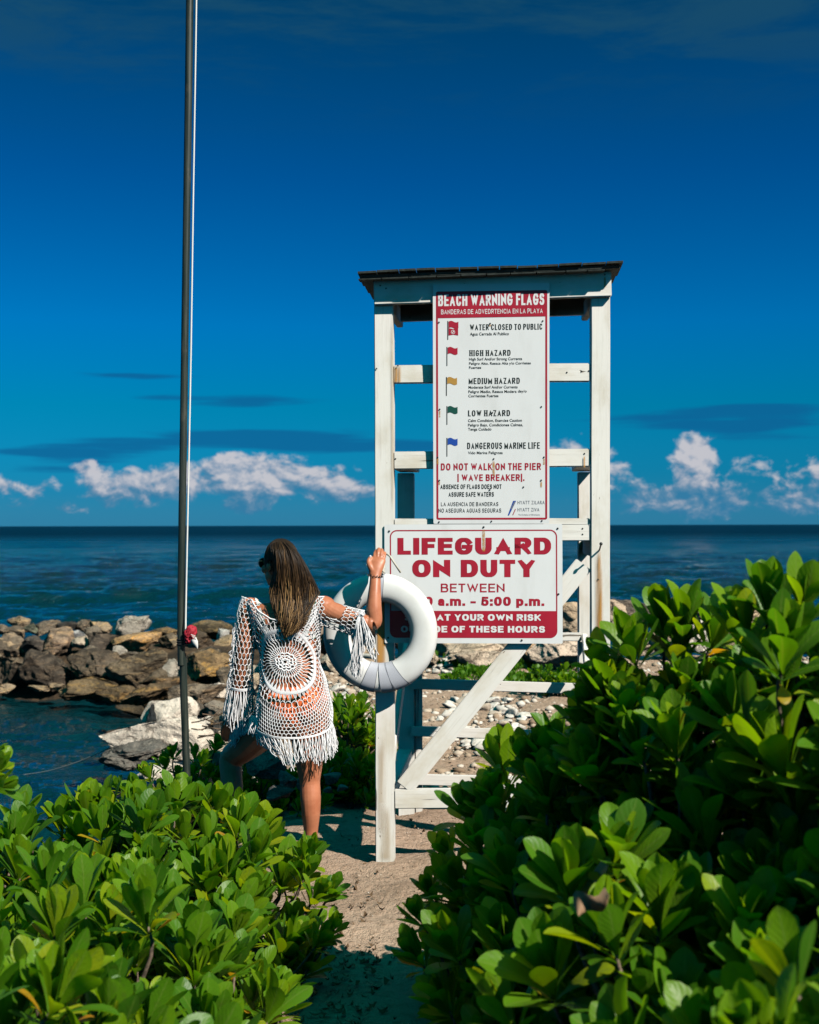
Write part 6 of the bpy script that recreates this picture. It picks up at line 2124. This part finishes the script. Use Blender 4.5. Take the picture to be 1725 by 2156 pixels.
V_, F_ = ico(5)
capv = V_ * np.array([.079, .096, .101]) @ hrot.T
loc = V_
keepv = ~((loc[:, 1] > .30) & (loc[:, 2] < .62)) & ~((loc[:, 1] > .10) & (loc[:, 2] < -.05)) & (loc[:, 2] > -.85)
kf = keepv[F_].all(1)
used, inv = np.unique(F_[kf].ravel(), return_inverse=True)
fast_mesh('hair_cap', capv[used] + (hc + FU * .010 - WO), inv.reshape(-1, 3), HAIR, hair, True, {'tint': np.full(len(used), .16)})
# strands combed over the crown and down beside the face
lines, rr_, tt_ = [], [], []
for k in range(420):
    side = hr_.uniform(-1, 1)
    az_ = math.pi * (.5 + .62 * side)
    pts = []
    for t in np.linspace(0, 1, 12):
        polar = .10 + t * 1.75
        l = np.array([math.sin(polar) * math.cos(az_ + math.pi), -math.sin(polar) * math.sin(az_) * (1 if abs(side) < .8 else .8), math.cos(polar)])
        pts.append(hrot @ (l * np.array([.081, .098, .103]) * (1 + .02 * hr_.random())) + hc + FU * .010 - WO)
    lines.append(np.array(pts)); rr_.append(np.full(12, .0016)); tt_.append(np.full(48, hr_.uniform(.1, .45)))
v_, f_ = tubes(lines, rr_, 4, False)
fast_mesh('crown_strands', v_, f_, HAIR, hair, True, {'tint': np.concatenate(tt_)})

# ---------------------------------------------------------------- sunglasses, bracelets, tattoo, nails
BLACKP = flat_mat('black_plastic', (.010, .010, .011), .25, .5)
GOLD = flat_mat('gilt', (.50, .36, .14), .35, .5, 0, 1.0)
gl = []
VG, FG = [], []
for s in (-1, 1):
    V_, F_ = ico(3)
    p = V_ * np.array([.030, .006, .026]) @ hrot.T + HD(s * .034, .098 - .006 * 1, .0)
    FG += [tuple(np.array(f) + len(VG)) for f in F_]; VG += list(p - WO)
glasses = mesh_obj('sunglasses', VG, FG, BLACKP, woman, True)
tl = []
for s in (-1, 1):
    tl.append(smoothline([HD(s * .062, .090, .010) - WO, HD(s * .078, .060, .010) - WO, HD(s * .079, .040, .009) - WO], 12))
tl.append(smoothline([HD(-.012, .104, .006) - WO, HD(0, .108, .008) - WO, HD(.012, .104, .006) - WO], 8))
v_, f_ = tubes(tl, .0022, 6, False); fast_mesh('temple_arm', v_, f_, GOLD, glasses)
cw = H(798, 505, -.055)
coil = [cw + np.array([.0335 * math.cos(t) + .003 * math.cos(14 * t), .028 * math.sin(t) + .003 * math.cos(14 * t), -.004 * math.cos(t) + .0045 * math.sin(14 * t)]) - WO for t in np.linspace(0, TAU, 240)]
v_, f_ = tubes([np.array(coil)], .0018, 5, False)
fast_mesh('coiled_bracelet', v_, f_, BLACKP, woman)
cw = W(247, 1200, .118)
br_ = [cw + np.array([.029 * math.cos(t), .026 * math.sin(t), .004 * math.cos(t)]) - WO for t in np.linspace(0, TAU, 40)]
v_, f_ = tubes([np.array(br_)], .0045, 6, False)
fast_mesh('bracelet', v_, f_, BLACKP, woman)
# tattoo lines laid on the skin of the left shoulder blade
from mathutils.bvhtree import BVHTree
bvh = BVHTree.FromPolygons([tuple(v) for v in BV], BF)
def on_skin(x, y):
    zx, zy = ((700 + x / 5.75) - 600) / .4639, ((1620 + y / 5.75) - 1600) / .4639
    far = W(zx, zy, .0); o = np.array([0, 0, EYE]); d = unit(far - o)
    hit = bvh.ray_cast(Vector(o - WO), Vector(d))
    return np.array(hit[0]) - d * .0012 if hit[0] is not None else far - WO
tt = [[on_skin(626, y) for y in np.linspace(1300, 1400, 8)], [on_skin(614, 1300), on_skin(626, 1270), on_skin(638, 1300)],
      [on_skin(615 + 42 * math.cos(a), 1432 + 46 * math.sin(a)) for a in np.linspace(0, TAU, 28)],
      [on_skin(615 + 28 * math.cos(a), 1432 + 30 * math.sin(a)) for a in np.linspace(0, TAU, 22)],
      [on_skin(x, 1450) for x in np.linspace(655, 770, 8)]]
tt += [[on_skin(615 + 42 * math.cos(a), 1432 + 46 * math.sin(a)), on_skin(615 + 55 * math.cos(a), 1432 + 60 * math.sin(a))] for a in np.linspace(0, TAU, 17)]
v_, f_ = tubes([np.array(q) for q in tt], .0011, 5, False)
fast_mesh('tattoo', v_, f_, flat_mat('tattoo_ink', (.020, .022, .025), .6, .2), woman)
NAIL = flat_mat('nail', (.72, .66, .64), .3, .5)
for q, d_ in ((H(737, 252, -.036), (.0052, .003, .0075)), ):
    v_, f_ = ellipsoid(q - WO, d_)
    mesh_obj('fingernail', v_, f_, NAIL, woman, True)
v_, f_ = ellipsoid(H(822, 188, .040) - WO, (.006, .006, .006)); mesh_obj('fingernail', v_, f_, METAL_DARK, woman, True)
